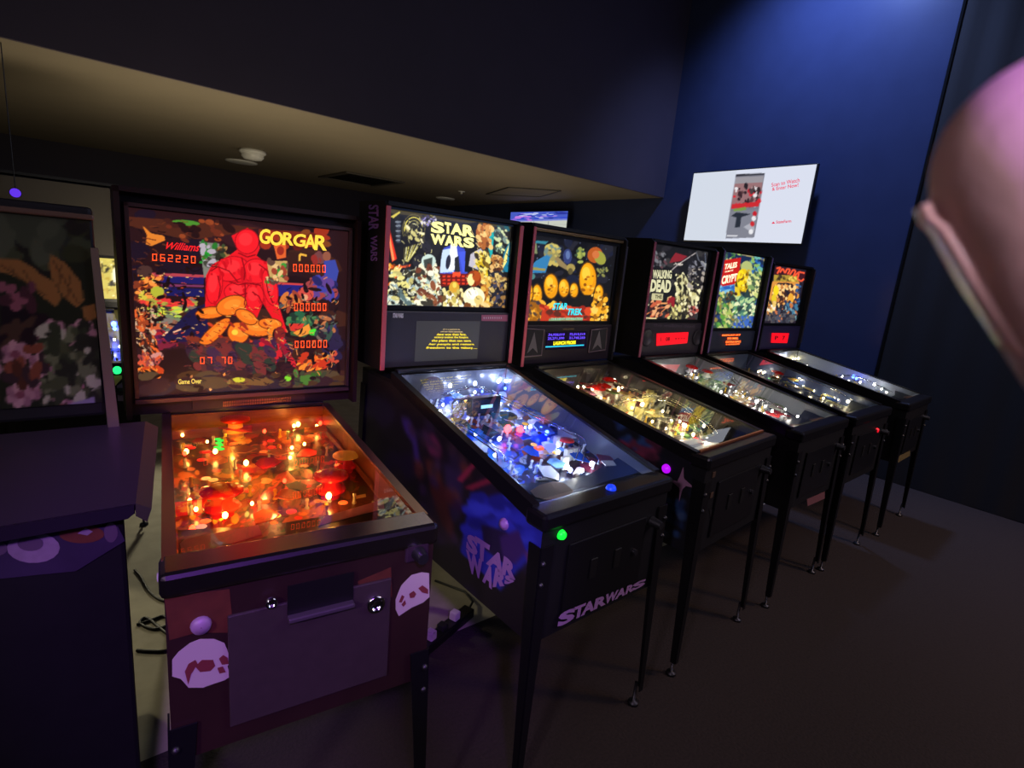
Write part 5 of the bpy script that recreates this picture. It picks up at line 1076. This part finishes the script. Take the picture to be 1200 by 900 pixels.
Q = Machine('pinball machine with red bannered green and yellow backglass, orange display below', 3.8, 1.1, .02, .62, .97, 1.155, 1.0, (3.855, 2.15, .0), .69, .605, 1.338, 1.872, 1.897)
g = lambda x, y: (825 + x / 6.925, 285 + y / 6.925)
a, gp, ge, gs, gl = far_art(Q, 84, g, 6.925, (40, 60, 60), 51)
gs((40, 50, 480, 690), 90, [(30, 44, 60), (60, 90, 80), (110, 130, 90), (40, 60, 110)], 10, 30); gp([(200, 50), (490, 130), (488, 150), (196, 70)], (150, 140, 100))
gp([(200, 75), (480, 140), (470, 230), (190, 130)], (24, 40, 74)); gs((190, 90, 300, 160), 20, [(160, 190, 90), (60, 110, 60), (190, 200, 140)], 4, 10, 2.5); gs((380, 120, 480, 240), 40, [(40, 100, 170), (30, 60, 120), (100, 170, 160), (130, 170, 90)], 5, 14, 2.5, .8)
gp([(165, 140), (300, 120), (290, 210), (262, 330), (130, 355), (140, 260)], (190, 26, 24)); ge(345, 200, 46, 54, (170, 180, 110))
gp([(130, 355), (262, 330), (250, 400), (120, 420)], (60, 130, 190)); gs((130, 350, 255, 410), 14, [(120, 180, 210), (40, 90, 170)], 6, 14, 3, -.3)
ge(318, 300, 52, 92, (220, 186, 20)); ge(300, 290, 32, 70, (246, 214, 30)); gs((280, 230, 370, 400), 34, [(160, 120, 20), (110, 80, 20), (250, 224, 90), (200, 160, 30)], 4, 11, 2.5); gp([(250, 320), (280, 350), (300, 440), (250, 440)], (220, 190, 40)); gp([(260, 300), (275, 360), (252, 350)], (60, 50, 20))
gs((360, 240, 470, 460), 80, [(190, 200, 120), (226, 220, 150), (120, 150, 90), (70, 90, 70)], 6, 16, 2, .9); gs((90, 400, 260, 690), 120, [(160, 180, 90), (90, 150, 60), (200, 200, 130), (60, 110, 60), (140, 120, 60)], 6, 16, 2.2, 1.2)
gs((240, 440, 430, 600), 90, [(170, 200, 140), (220, 226, 180), (90, 140, 110), (60, 100, 90)], 6, 16, 2.4, -.7); gs((230, 590, 400, 690), 70, [(60, 100, 180), (40, 70, 150), (170, 180, 170), (110, 120, 90)], 5, 14, 2.2, 1.3); gs((180, 390, 260, 470), 24, [(60, 40, 30), (110, 70, 40), (40, 60, 60)], 6, 14)
Q.translite(a); Q.bb_trim(mat('violet_edge_trim', (96, 76, 120), .45), .018); Q.panel(mat('panel_slate', (34, 40, 56), .45))
qq = lambda P, off=.004: Q.bbq([g(*p) for p in P], off)
CR2 = glow('ivory_lettering', (250, 240, 200), 1.1)
letters('title_lettering', 'TALES', qq([(158, 215), (262, 196), (268, 150), (170, 168)]), CR2, Q.bb, .04); letters('title_lettering', 'CRYPT', qq([(136, 336), (262, 306), (268, 242), (146, 266)]), CR2, Q.bb, .04); letters('subtitle_lettering', 'FROM THE', qq([(166, 240), (232, 225), (234, 212), (168, 226)]), CR2, Q.bb, .02)
ORG = glow('orange_dots', (255, 92, 22), 1.15)
for t, P in (('REPLAY AT', ((118, 750), (268, 746), (270, 732), (120, 736))), ('30 MIL', ((160, 778), (250, 775), (252, 758), (162, 760))), ('EXTRA BALL', ((148, 806), (272, 800), (274, 784), (150, 788))), ('1 CREDIT', ((150, 822), (262, 818), (264, 808), (152, 811)))):
    q = Q.bbq([g(*p) for p in P], .026); MB().prism([tuple(k) for k in q], (0, -.001, 0)).build('display_row', mat('orange_row', (200, 60, 20), .4, emit=(236, 70, 16), strength=.85), Q.bb); letters('display_lettering', t, [k + np.array([0, -.003, 0]) for k in q], glow('orange_bright', (255, 140, 60), 1.2), Q.bb, .02)
PF4 = lambda x, y: (860 + x / 5.217, 390 + y / 5.217)
far_field(Q, 52, PF4, [((60, 180, 820, 450), 120, [(50, 60, 70), (30, 34, 44), (90, 90, 80), (110, 100, 70)], 1.5, 4), ((560, 340, 820, 450), 60, [(200, 210, 160), (120, 130, 100), (230, 236, 200), (60, 60, 50)], 1, 3)], (70, 84, 130), (48, 52, 60))
for x, y, sc in ((700, 430, 1.5), (740, 440, 1.2), (440, 330, .9), (420, 290, .8), (600, 375, .9), (640, 400, .9), (540, 350, .8), (180, 235, .8), (240, 240, .8), (580, 390, .7), (660, 410, .8)): Q.bulb(*PF4(x, y), WARM, sc * .8, .01)
for x, y, wt in ((700, 420, .25), (560, 360, .2), (400, 290, .2), (220, 220, .15)): Q.gi(*PF4(x, y), (255, 240, 200), wt)
Q.dress(33, 44, 12, 10, [glow('warm_bulb_dim')], [glow('amber_insert'), glow('green_insert_dim')], [PLZ[1], PLZ[3], mat('printed_plastic_straw'), mat('printed_plastic_blue')], 16)
Q.wire([(*PF4(300, 270), .05), (*PF4(440, 280), .08), (*PF4(600, 340), .085), (*PF4(720, 410), .06), (*PF4(770, 440), .03)], CHROME)
Q.bumper(*PF4(300, 280), mat('white_post'), RB, 1.0); Q.bumper(*PF4(420, 310), mat('white_post'), mat('yellow_plastic'), .9); Q.flippers(mat('white_flipper'))
W = Q.wi / 2; Q.apron(mat('apron_black'), [([(-.2, .066), (-.08, .066), (-.08, .12), (-.2, .12)], TAN)])

X = Machine('last pinball machine before the end wall, brown arch backglass over a small red display', 4.70, 1.1, .05, .60, .97, 1.155, 1.0, (4.605, 2.15, .0), .73, .575, 1.377, 1.828, 1.857)
g = lambda x, y: (880 + x / 7.5, 295 + y / 7.5)
a, gp, ge, gs, gl = far_art(X, 78, g, 7.5, (34, 28, 40), 61)
gp([(215, 130), (480, 180), (470, 250), (200, 220)], (60, 20, 30)); gp([(205, 205), (400, 210), (420, 265), (200, 262)], (170, 140, 50)); gs((205, 210, 400, 258), 20, [(60, 46, 30), (220, 190, 80), (110, 90, 40)], 5, 12, 2, .9)
gp([(190, 262), (425, 266), (420, 400), (400, 420), (380, 300), (330, 275), (240, 275), (200, 310), (170, 480), (140, 480)], (210, 140, 60)); gs((200, 300, 400, 480), 120, [(190, 120, 60), (230, 170, 90), (110, 60, 34), (60, 36, 30), (240, 200, 130)], 7, 17, 2, 1.3)
ge(222, 340, 24, 44, (236, 206, 30)); ge(204, 420, 22, 50, (220, 190, 40)); ge(350, 410, 26, 44, (226, 160, 50)); gs((130, 440, 220, 580), 50, [(226, 190, 110), (190, 130, 70), (70, 46, 40), (240, 226, 200)], 6, 15, 2, 1.2); gs((290, 440, 400, 600), 60, [(60, 110, 140), (110, 150, 160), (190, 110, 60), (40, 50, 80)], 7, 15, 2, 1.2)
gs((120, 540, 380, 620), 60, [(60, 60, 70), (40, 40, 52), (90, 84, 84)], 8, 18); gs((220, 480, 300, 610), 30, [(70, 74, 90), (190, 110, 70), (40, 40, 50)], 6, 14, 2, 1.3); gs((395, 280, 430, 460), 20, [(50, 90, 140), (30, 50, 90)], 6, 13)
for P in (((225, 150), (262, 140), (232, 195)), ((255, 185), (280, 150), (300, 190)), ((300, 190), (318, 152), (345, 160), (322, 200)), ((340, 205), (372, 160), (392, 170), (372, 220)), ((380, 215), (420, 180), (470, 190)), ((420, 190), (408, 240), (440, 262), (464, 240))): gl(P, 15, (236, 84, 50))
X.translite(a); X.panel(mat('panel_violet', (44, 36, 66), .45))
MB().box(X.BW / 2 - .012, X.BW / 2 + .003, -.05, -.044, X.zbb + .05, X.ztop - .03, .002).build('edge_trim', mat('grey_edge_trim'), X.bb)
dq = X.bbq([g(*p) for p in ((150, 795), (290, 798), (308, 712), (158, 710))], .024); MB().prism([tuple(p) for p in dq], (0, -.003, 0)).build('dot_display', mat('red_dot_display'), X.bb)
letters('display_lettering', 'P  7', X.bbq([g(*p) for p in ((180, 772), (272, 772), (274, 735), (182, 735))], .028), mat('display_dark'), X.bb, .02)
far_field(X, 62, PF4, [((200, 110, 1060, 380), 100, [(80, 84, 90), (50, 54, 60), (110, 110, 110), (60, 60, 90)], 1.5, 4)], (172, 178, 182), (70, 72, 80))
for x, y, m, sc in ((210, 116, WARM, .9), (232, 116, WARM, .9), (258, 116, WARM, .9), (855, 325, WH, 1.3), (770, 310, WH, .9), (900, 350, WH, .8), (660, 272, WH, .8), (930, 370, WH, .8), (725, 280, BLUE, 1.5), (745, 290, BLUE, 1.2)): X.bulb(*PF4(x, y), m, sc, .03)
for x, y, wt in ((230, 125, .2), (500, 220, .2), (850, 320, .3), (740, 285, .2)): X.gi(*PF4(x, y), (235, 238, 255), wt)
X.dress(43, 40, 10, 8, [glow('white_bulb_dim')], [glow('blue_insert'), glow('white_insert')], [PLZ[1], mat('printed_plastic_sky'), PLZ[0]], 14)
X.wire([(*PF4(640, 260), .05), (*PF4(760, 270), .08), (*PF4(880, 320), .08), (*PF4(960, 360), .04)], CHROME)
X.flippers(mat('white_flipper')); W = X.wi / 2
X.apron(mat('apron_black'), [([(-W + .01, .066), (-.1, .066), (-.06, .11), (-.12, .135), (-W + .01, .12)], TAN), ([(.08, .066), (W - .02, .066), (W - .02, .12), (.12, .13)], TAN)])
q = X.frq([(1076, 488)])[0]

# stencils on the fronts of the far machines (all in dull print)
for M, P in ((Z, ((945, 585), (966, 576), (966, 584), (946, 593))), (Z, ((954, 530), (960, 528), (952, 562), (948, 560)))):
    decal(M, P, mat('dull_rose_print', (120, 76, 80), .5), 'front_print', .0015)
decal(Q, ((1022, 518), (1028, 514), (1022, 536), (1018, 538)), mat('dull_rose_print'), 'front_print', .0015)
q = Q.frq([(1027, 504)])[0]; MB().lathe([(.001, -.014), (.013, -.012), (.016, 0)], (q[0], 0, q[2]), 12, 'y').build('start_button', mat('red_button', (220, 20, 30), .4, emit=(235, 20, 40), strength=.9), Q.root)
decal(X, ((1058, 532), (1066, 528), (1066, 534), (1052, 542), (1050, 536)), mat('dull_olive_print', (110, 96, 60), .5), 'front_print', .0015)

# ================================================================== 7: the machine of the next row, seen through the gap
N = Machine('pinball machine of the row behind, glimpsed through the gap beside the red backglass', -.03, 3.5, 0, .58, .95, 1.10, 1.1, (-.03, 4.72, 0), .72, .62, 1.165, 1.44, 1.93, group='pinball machines behind the row')
a = Art(60, 40, (206, 188, 90), N.st_bb, 71); b8 = lambda x, y: (100 + x / 4.5, 280 + y / 4.5)
a.spray((*b8(60, 110), *b8(180, 310)), 50, [(250, 240, 170), (90, 80, 40), (230, 214, 110), (40, 36, 30), (190, 160, 60)], .8, 2.4); a.ell(*b8(155, 190), 4, 9, (255, 250, 210)); a.ring(*b8(100, 160), 3.6, 4, 1, (40, 34, 26))
a.spray((40, 300, 118, 352), 120, [(230, 214, 130), (120, 100, 50), (200, 170, 80), (60, 50, 40)], 1, 4)
N.translite(a)
MB().box(-.335, .335, -.02, .006, 1.46, 1.9).build('upper_panel', mat('brown_panel_dark', (44, 37, 27), .6), N.bb)
a = Art(60, 90, (120, 110, 140), N.st_pf, 72); a.spray((90, 380, 160, 425), 120, [(200, 196, 190), (90, 84, 110), (150, 140, 160), (50, 46, 60)], .8, 2)
N.playfield(a, (90, 90, 110)); N.dress(53, 30, 12, 8, [glow('white_bulb_dim')], [glow('white_insert')], PLZ, 10)
for x, y, m, sc in ((137, 384, BLUE, 2.0), (139, 388, BLUE, 1.4), (134, 400, WH, .9), (141, 408, WH, .8)): N.bulb(x, y, m, sc, .03)
q = N.frq([(137, 431)])[0]; MB().lathe([(.001, -.02), (.018, -.018), (.024, -.006), (.026, 0)], (q[0], 0, min(q[2], .92)), 14, 'y').build('launch_button', mat('green_launch', (40, 230, 120), .3, emit=(30, 225, 110), strength=2.0), N.root)
for P, c in ((((133, 440), (146, 440), (135, 452)), (206, 190, 110)), (((137, 452), (146, 446), (150, 470), (138, 470)), (110, 96, 120)), (((148, 481), (158, 480), (158, 482), (148, 483)), (190, 186, 180))):
    decal(N, P, mat('front_print_%d_%d_%d' % c, c, .5, emit=c, strength=.0), 'front_print', .0015)
q = N.frq([(159, 494)])[0]; MB().ball((q[0], -.004, q[2]), .009, 8, 5).build('status_light', glow('green_led', (40, 230, 70), 1.5), N.root)

# ================================================================== 8: unlit machine at the left edge
U = thing('pinball_machine', 'unlit machine at the left edge with painted leaves and flowers on its head', 'pinball machine', (0, 0, 0), 0, 'pinball machines in the row')
UY = 1.8; UX = .075
uf = Frame(0, UY, 0)
st_u = lambda px, py: ((uf.onv(px, py, 0)[0] + .66) / (UX - .02 + .66), (uf.onv(px, py, 0)[2] - 1.19) / (1.67 - 1.19))
z1 = lambda x, y: (x / 2.645, 220 + y / 2.645)
a = Art(150, 110, (30, 34, 22), st_u, 81)
zp = lambda pts, c, al=1: a.poly([z1(*p) for p in pts], c, al)
zs = lambda box, n, cols, r0, r1, st=2, rot=None: a.spray((*z1(box[0], box[1]), *z1(box[2], box[3])), n, cols, r0 / 2.645, r1 / 2.645, st, rot)
zs((-200, 30, 300, 240), 60, [(44, 48, 28), (54, 60, 40), (30, 30, 24), (40, 44, 36)], 20, 50); zs((-100, 60, 190, 190), 20, [(66, 72, 54), (56, 62, 46)], 20, 50)
for pts in ([(0, 220), (60, 225), (110, 255), (150, 310), (140, 350), (90, 300), (30, 270), (0, 262)], [(155, 208), (200, 235), (245, 290), (258, 350), (235, 372), (195, 340), (160, 290), (148, 240)], [(110, 262), (160, 290), (190, 340), (170, 370), (120, 330)], [(-120, 210), (0, 222), (0, 262), (-120, 270)], [(250, 370), (290, 360), (300, 400), (262, 420)]): zp(pts, (126, 88, 46))
for p0, p1 in (((0, 240), (140, 335)), ((160, 225), (240, 360)), ((30, 245), (50, 275)), ((70, 255), (95, 300)), ((185, 240), (180, 310)), ((215, 270), (205, 345))): a.line([z1(*p0), z1(*p1)], 1.6, (80, 54, 30))
zp([(0, 360), (60, 370), (150, 400), (170, 430), (60, 420), (0, 430)], (24, 18, 22)); zs((-150, 300, 100, 370), 40, [(90, 50, 60), (120, 70, 80), (60, 34, 40)], 8, 20); zs((-150, 430, 150, 490), 30, [(30, 20, 24), (60, 44, 34)], 14, 30)
for x, y in ((45, 515), (130, 545), (90, 620), (60, 640), (160, 450), (190, 630), (-40, 560), (235, 520), (250, 450), (225, 590), (-110, 520)):
    for k in range(7):
        t = k * 2 * PI / 7; a.ell(*z1(x + 24 * math.cos(t), y + 20 * math.sin(t)), 24 / 2.645, 17 / 2.645, [(150, 110, 120), (130, 90, 104), (166, 126, 132)][k % 3], t)
    a.ell(*z1(x, y), 15 / 2.645, 12 / 2.645, (110, 60, 74))
zs((130, 430, 300, 660), 110, [(60, 66, 44), (44, 50, 34), (90, 96, 70), (34, 36, 28), (150, 150, 130)], 9, 22); zs((-150, 480, 150, 640), 40, [(70, 40, 30), (110, 60, 44), (50, 36, 40)], 8, 20)
zp([(20, 722), (290, 645), (292, 668), (40, 738)], (120, 112, 140)); zs((100, 690, 260, 745), 24, [(150, 80, 50), (110, 50, 40), (80, 60, 90)], 10, 22); zs((-150, 740, 250, 800), 40, [(60, 44, 70), (40, 30, 50), (90, 50, 40)], 10, 24)
hd = MB(); hd.box(-.68, UX - .012, 1.806, 2.12, 1.15, 1.70, .01).build('head', CAB, U)
a.build('head_print', print_mat('dull_print', 0.0, .3, 1.0, .3), lambda s, q: (-.66 + (UX - .02 + .66) * s, 0 * s + UY, 1.19 + (1.67 - 1.19) * q), U)
MB().box(-.68, UX - .01, 1.79, 1.812, 1.668, 1.682, .004).build('top_trim', mat('dull_bronze_trim', (120, 96, 80), .4, .6), U)
MB().hexa([(UX - .012, 1.785, 1.10), (UX + .014, 1.785, 1.10), (UX + .014, 1.83, 1.10), (UX - .012, 1.83, 1.10), (UX - .022, 1.785, 1.60), (UX - .006, 1.785, 1.60), (UX - .006, 1.83, 1.60), (UX - .022, 1.83, 1.60)]).build('side_trim', mat('pale_metal_trim', (168, 150, 132), .35, .8), U)
MB().prism([(-.62, 1.43, 1.035), (.088, 1.43, 1.035), (.088, 1.43, 1.015), (.075, 1.43, 1.004), (-.61, 1.43, 1.004), (-.62, 1.43, 1.015)], (0, .02, 0)).build('deck_front', mat('deck_black', (30, 24, 36), .3), U)
MB().hexa([(-.62, 1.45, 1.005), (.09, 1.45, 1.005), (.145, 1.80, 1.085), (-.64, 1.80, 1.085), (-.62, 1.432, 1.038), (.092, 1.432, 1.038), (.15, 1.80, 1.125), (-.64, 1.80, 1.125)]).build('deck', mat('satin_black_deck', (44, 36, 46), .42, coat=.1), U)
MB().hexa([(.09, 1.434, 1.006), (.112, 1.436, .985), (.168, 1.80, 1.065), (.145, 1.80, 1.086), (.0915, 1.432, 1.0385), (.122, 1.434, 1.018), (.18, 1.80, 1.104), (.1495, 1.80, 1.1255)]).build('deck_edge', mat('grey_deck_edge', (54, 50, 42), .45), U)
MB().box(-.6, .07, 1.47, 2.1, .08, 1.0, .01).build('body', CAB, U)
fr = Frame(0, 1.468, 0); ZB = lambda x, y: (x / 2.25, 500 + y / 2.25)
def ud(pts, m, name, off):
    q = [tuple(fr.onv(*ZB(*p), 0.0) + np.array([0, 1.468 - off, 0])) for p in pts]; MB().prism(q, (0, -.0008, 0)).build(name, m, U)
circ = lambda x, y, rx, ry, n=18: [(x + rx * math.cos(2 * PI * i / n), y + ry * math.sin(2 * PI * i / n)) for i in range(n)]
ud([(-160, 300), (20, 300), (200, 270), (310, 262), (330, 300), (200, 380), (0, 400), (-160, 400)], mat('dusk_print', (46, 34, 60), .5, noise=.5, scale=14), 'front_print', .001)
ud(circ(88, 318, 70, 40), mat('pale_print_mauve', (124, 104, 124), .5, noise=.3, scale=40), 'eye_print', .002); ud(circ(80, 306, 34, 20), mat('dull_print_mauve', (80, 62, 82), .5), 'eye_print', .003); ud(circ(-20, 320, 40, 22), mat('dull_print_mauve'), 'eye_print', .002)
ud(circ(215, 282, 60, 24), mat('rust_print', (88, 44, 30), .5, noise=.5, scale=30), 'front_print', .002); ud(circ(292, 278, 18, 26), mat('dull_print_mauve'), 'front_print', .002); ud([(205, 280), (225, 265), (245, 275), (230, 285)], mat('pale_print_mauve'), 'front_print', .003)

# ================================================================== small things on the floor
CABLE = mat('black_cable', (10, 10, 10), .5)
def floor_pt(px, py, z=.006): return tuple(WORLD.onz(px, py, z))
def cable(label, px):
    P = [Vector(floor_pt(*p)) for p in px]; Q2 = []
    for i in range(len(P) - 1):
        p0, p1, p2, p3 = P[max(i - 1, 0)], P[i], P[i + 1], P[min(i + 2, len(P) - 1)]
        for k in range(6):
            t = k / 6; Q2.append(.5 * ((2 * p1) + (p2 - p0) * t + (2 * p0 - 5 * p1 + 4 * p2 - p3) * t * t + (3 * p1 - p0 - 3 * p2 + p3) * t ** 3))
    Q2.append(P[-1]); o = MB().tube(Q2, .006, 6).build('power_cable', CABLE); tag(o, label, 'cable', 'cables on the pale floor strip')
cable('black cable curving down the pale floor strip beside the red machine', [(158, 668), (166, 678), (174, 692), (186, 702), (200, 706)])
cable('black cable looped twice on the pale floor, lowest in the gap', [(160, 732), (176, 727), (192, 722), (196, 732), (180, 737), (164, 730), (172, 724), (190, 738), (204, 748)])
cable('black cable lying straight across the pale floor below the looped one', [(160, 762), (176, 763), (190, 763), (206, 760)])
p = floor_pt(524, 742, 0)
ps = thing('power_strip', 'dark power strip with pale glinting plugs on the floor between two machines', 'power strip', p, .35)
MB().box(-.17, .17, -.03, .03, 0, .045, .006).build('housing', PL_BLACK, ps)
for i, u in enumerate((-.12, -.04, .05)): 
    MB().box(u - .018, u + .018, -.02, .02, .045, .085 - .012 * (i % 2), .005).build('plug', mat('pale_plug', (200, 190, 180), .3) if i != 1 else mat('dark_plug', (30, 30, 30), .4), ps)
MB().tube([(.16, 0, .03), (.24, .03, .02), (.3, .12, .006), (.28, .3, .006)], .006, 6).build('lead', CABLE, ps)

# ================================================================== the hand whose fingertip comes into the picture
def camw(x, y, z): return np.array([0, 0, CAM_H]) + MC @ np.array([x, y, z])       # metres in camera axes (right, down, forward)
Dz = .045
def img(px, py, z=Dz): return np.array([(px - CX) / F_PX * z, (py - CY) / F_PX * z, z])
A0 = img(1240, 190); ax = np.array([.42, .90, -.06]); ax /= np.linalg.norm(ax)
nrm = np.array([-.90, .42, 1.45]); nrm -= nrm.dot(ax) * ax; nrm /= np.linalg.norm(nrm); bi = np.cross(ax, nrm)
parts = []
def limb(mb, P, R, n=16):
    """closed tapered tube with round ends through the points P"""
    pts, rad = [], []
    P = [np.asarray(p, float) for p in P]
    d0 = (P[0] - P[1]) / np.linalg.norm(P[0] - P[1]); d1 = (P[-1] - P[-2]) / np.linalg.norm(P[-1] - P[-2])
    for t in np.linspace(1, .12, 7): pts.append(P[0] + d0 * R[0] * math.sin(t * PI / 2)); rad.append(max(R[0] * math.cos(t * PI / 2), R[0] * .02))
    pts += P; rad += list(R)
    for t in np.linspace(.12, 1, 7): pts.append(P[-1] + d1 * R[-1] * math.sin(t * PI / 2)); rad.append(max(R[-1] * math.cos(t * PI / 2), R[-1] * .02))
    mb.tube(pts, rad, n)
r0 = .0088
hm = MB()
f1 = A0 + ax * .024; a2 = np.array([.80, .34, -.50]); a2 /= np.linalg.norm(a2); f2 = f1 + a2 * .024; f3 = f2 + a2 * .040
limb(hm, [A0, A0 + ax * .008, A0 + ax * .016, f1, f2, f3], [r0, r0 * 1.03, r0 * 1.01, r0 * .98, r0 * 1.06, r0 * 1.2])
ax0, nrm0, bi0 = ax, nrm, bi
ax = a2; side = np.array([.25, .62, -.74]); side -= side.dot(ax) * ax; side /= np.linalg.norm(side); nrm = np.cross(side, ax); nrm *= (-1 if nrm[0] * 0 + nrm[2] < 0 else 1)
palm = f3 + ax * .045
for k, (off, ln, r) in enumerate(((.021, 1.0, .0089), (.041, .93, .0085), (.058, .76, .0075))):       # three folded fingers beside it
    b0 = f3 + side * off + ax * (.004 + .004 * k); b1 = b0 - ax * .042 * ln - nrm * .006; b2 = b1 - ax * .004 - nrm * .024 * ln; b3 = b2 + ax * .02 * ln - nrm * .004
    limb(hm, [b0 + ax * .02, b0, b1, b2, b3], [r * 1.25, r * 1.2, r * 1.08, r, r * .9])
t0 = f3 + ax * .06 - side * .012; limb(hm, [t0, t0 - ax * .03 - side * .022 - nrm * .012, t0 - ax * .055 - side * .026 - nrm * .026, t0 - ax * .075 - side * .022 - nrm * .036], [.014, .0125, .011, .0098])
for off in (0, .019, .038, .054): limb(hm, [f3 + side * off, f3 + side * (off * .8 + .004) + ax * .05, f3 + side * (off * .55 + .012) + ax * .085], [.0125, .0145, .015])
wr = f3 + side * .028 + ax * .1; limb(hm, [f3 + side * .027 + ax * .03, wr, wr + ax * .05, wr + ax * .16, wr + ax * .24], [.021, .025, .026, .034, .04])
hv = [tuple(camw(*p)) for p in hm.v]; hm.v = hv
SKIN = mat('skin', (190, 150, 146), .5, noise=.12, scale=120, bump=.06)
hand = thing('hand', "out-of-focus pinkish fingertip with its nail edge, at the right edge close to the lens", 'hand', tuple(camw(*palm)))
tmp = hm.build('tmp', SKIN)
md = tmp.modifiers.new('r', 'REMESH'); md.mode = 'VOXEL'; md.voxel_size = .0011; md2 = tmp.modifiers.new('s', 'SMOOTH'); md2.factor = .5; md2.iterations = 6
me = bpy.data.meshes.new_from_object(tmp.evaluated_get(bpy.context.evaluated_depsgraph_get())); bpy.data.objects.remove(tmp)
for pl_ in me.polygons: pl_.use_smooth = True
hb = Vector(camw(*palm)); me.transform(Matrix.Translation(-hb)); me.name = 'fingers'
link('fingers', me, hand)
ax, nrm, bi = ax0, nrm0, bi0
nb = MB(); nx, na = 12, 10; grid = []                                       # nail plate, slightly proud and longer than its bed
for i in range(nx + 1):
    t = i / nx; L_ = .0155 * t - .0016; wdt = .82 - .1 * (1 - t) if t > .1 else .66
    for j in range(na + 1):
        an = (j / na - .5) * 2 * wdt; rr = r0 * (.97 - .10 * max(0, t - .55)) + .0006 * (1 - t) * (1 - abs(j / na - .5))
        rr *= 1.0 if L_ > 0 else math.sqrt(max(0.2, 1 - (L_ / r0) ** 2)) * 1.03
        p = A0 + ax * L_ + rr * (math.cos(an) * nrm + math.sin(an) * bi); grid.append(tuple(Vector(camw(*p)) - hb))
nb.add(grid, [(i * (na + 1) + j, i * (na + 1) + j + 1, (i + 1) * (na + 1) + j + 1, (i + 1) * (na + 1) + j) for i in range(nx) for j in range(na)], True)
no = nb.build('fingernail', mat('nail', (222, 176, 168), .25), hand); sm = no.modifiers.new('t', 'SOLIDIFY'); sm.thickness = .0006; sm.offset = 1
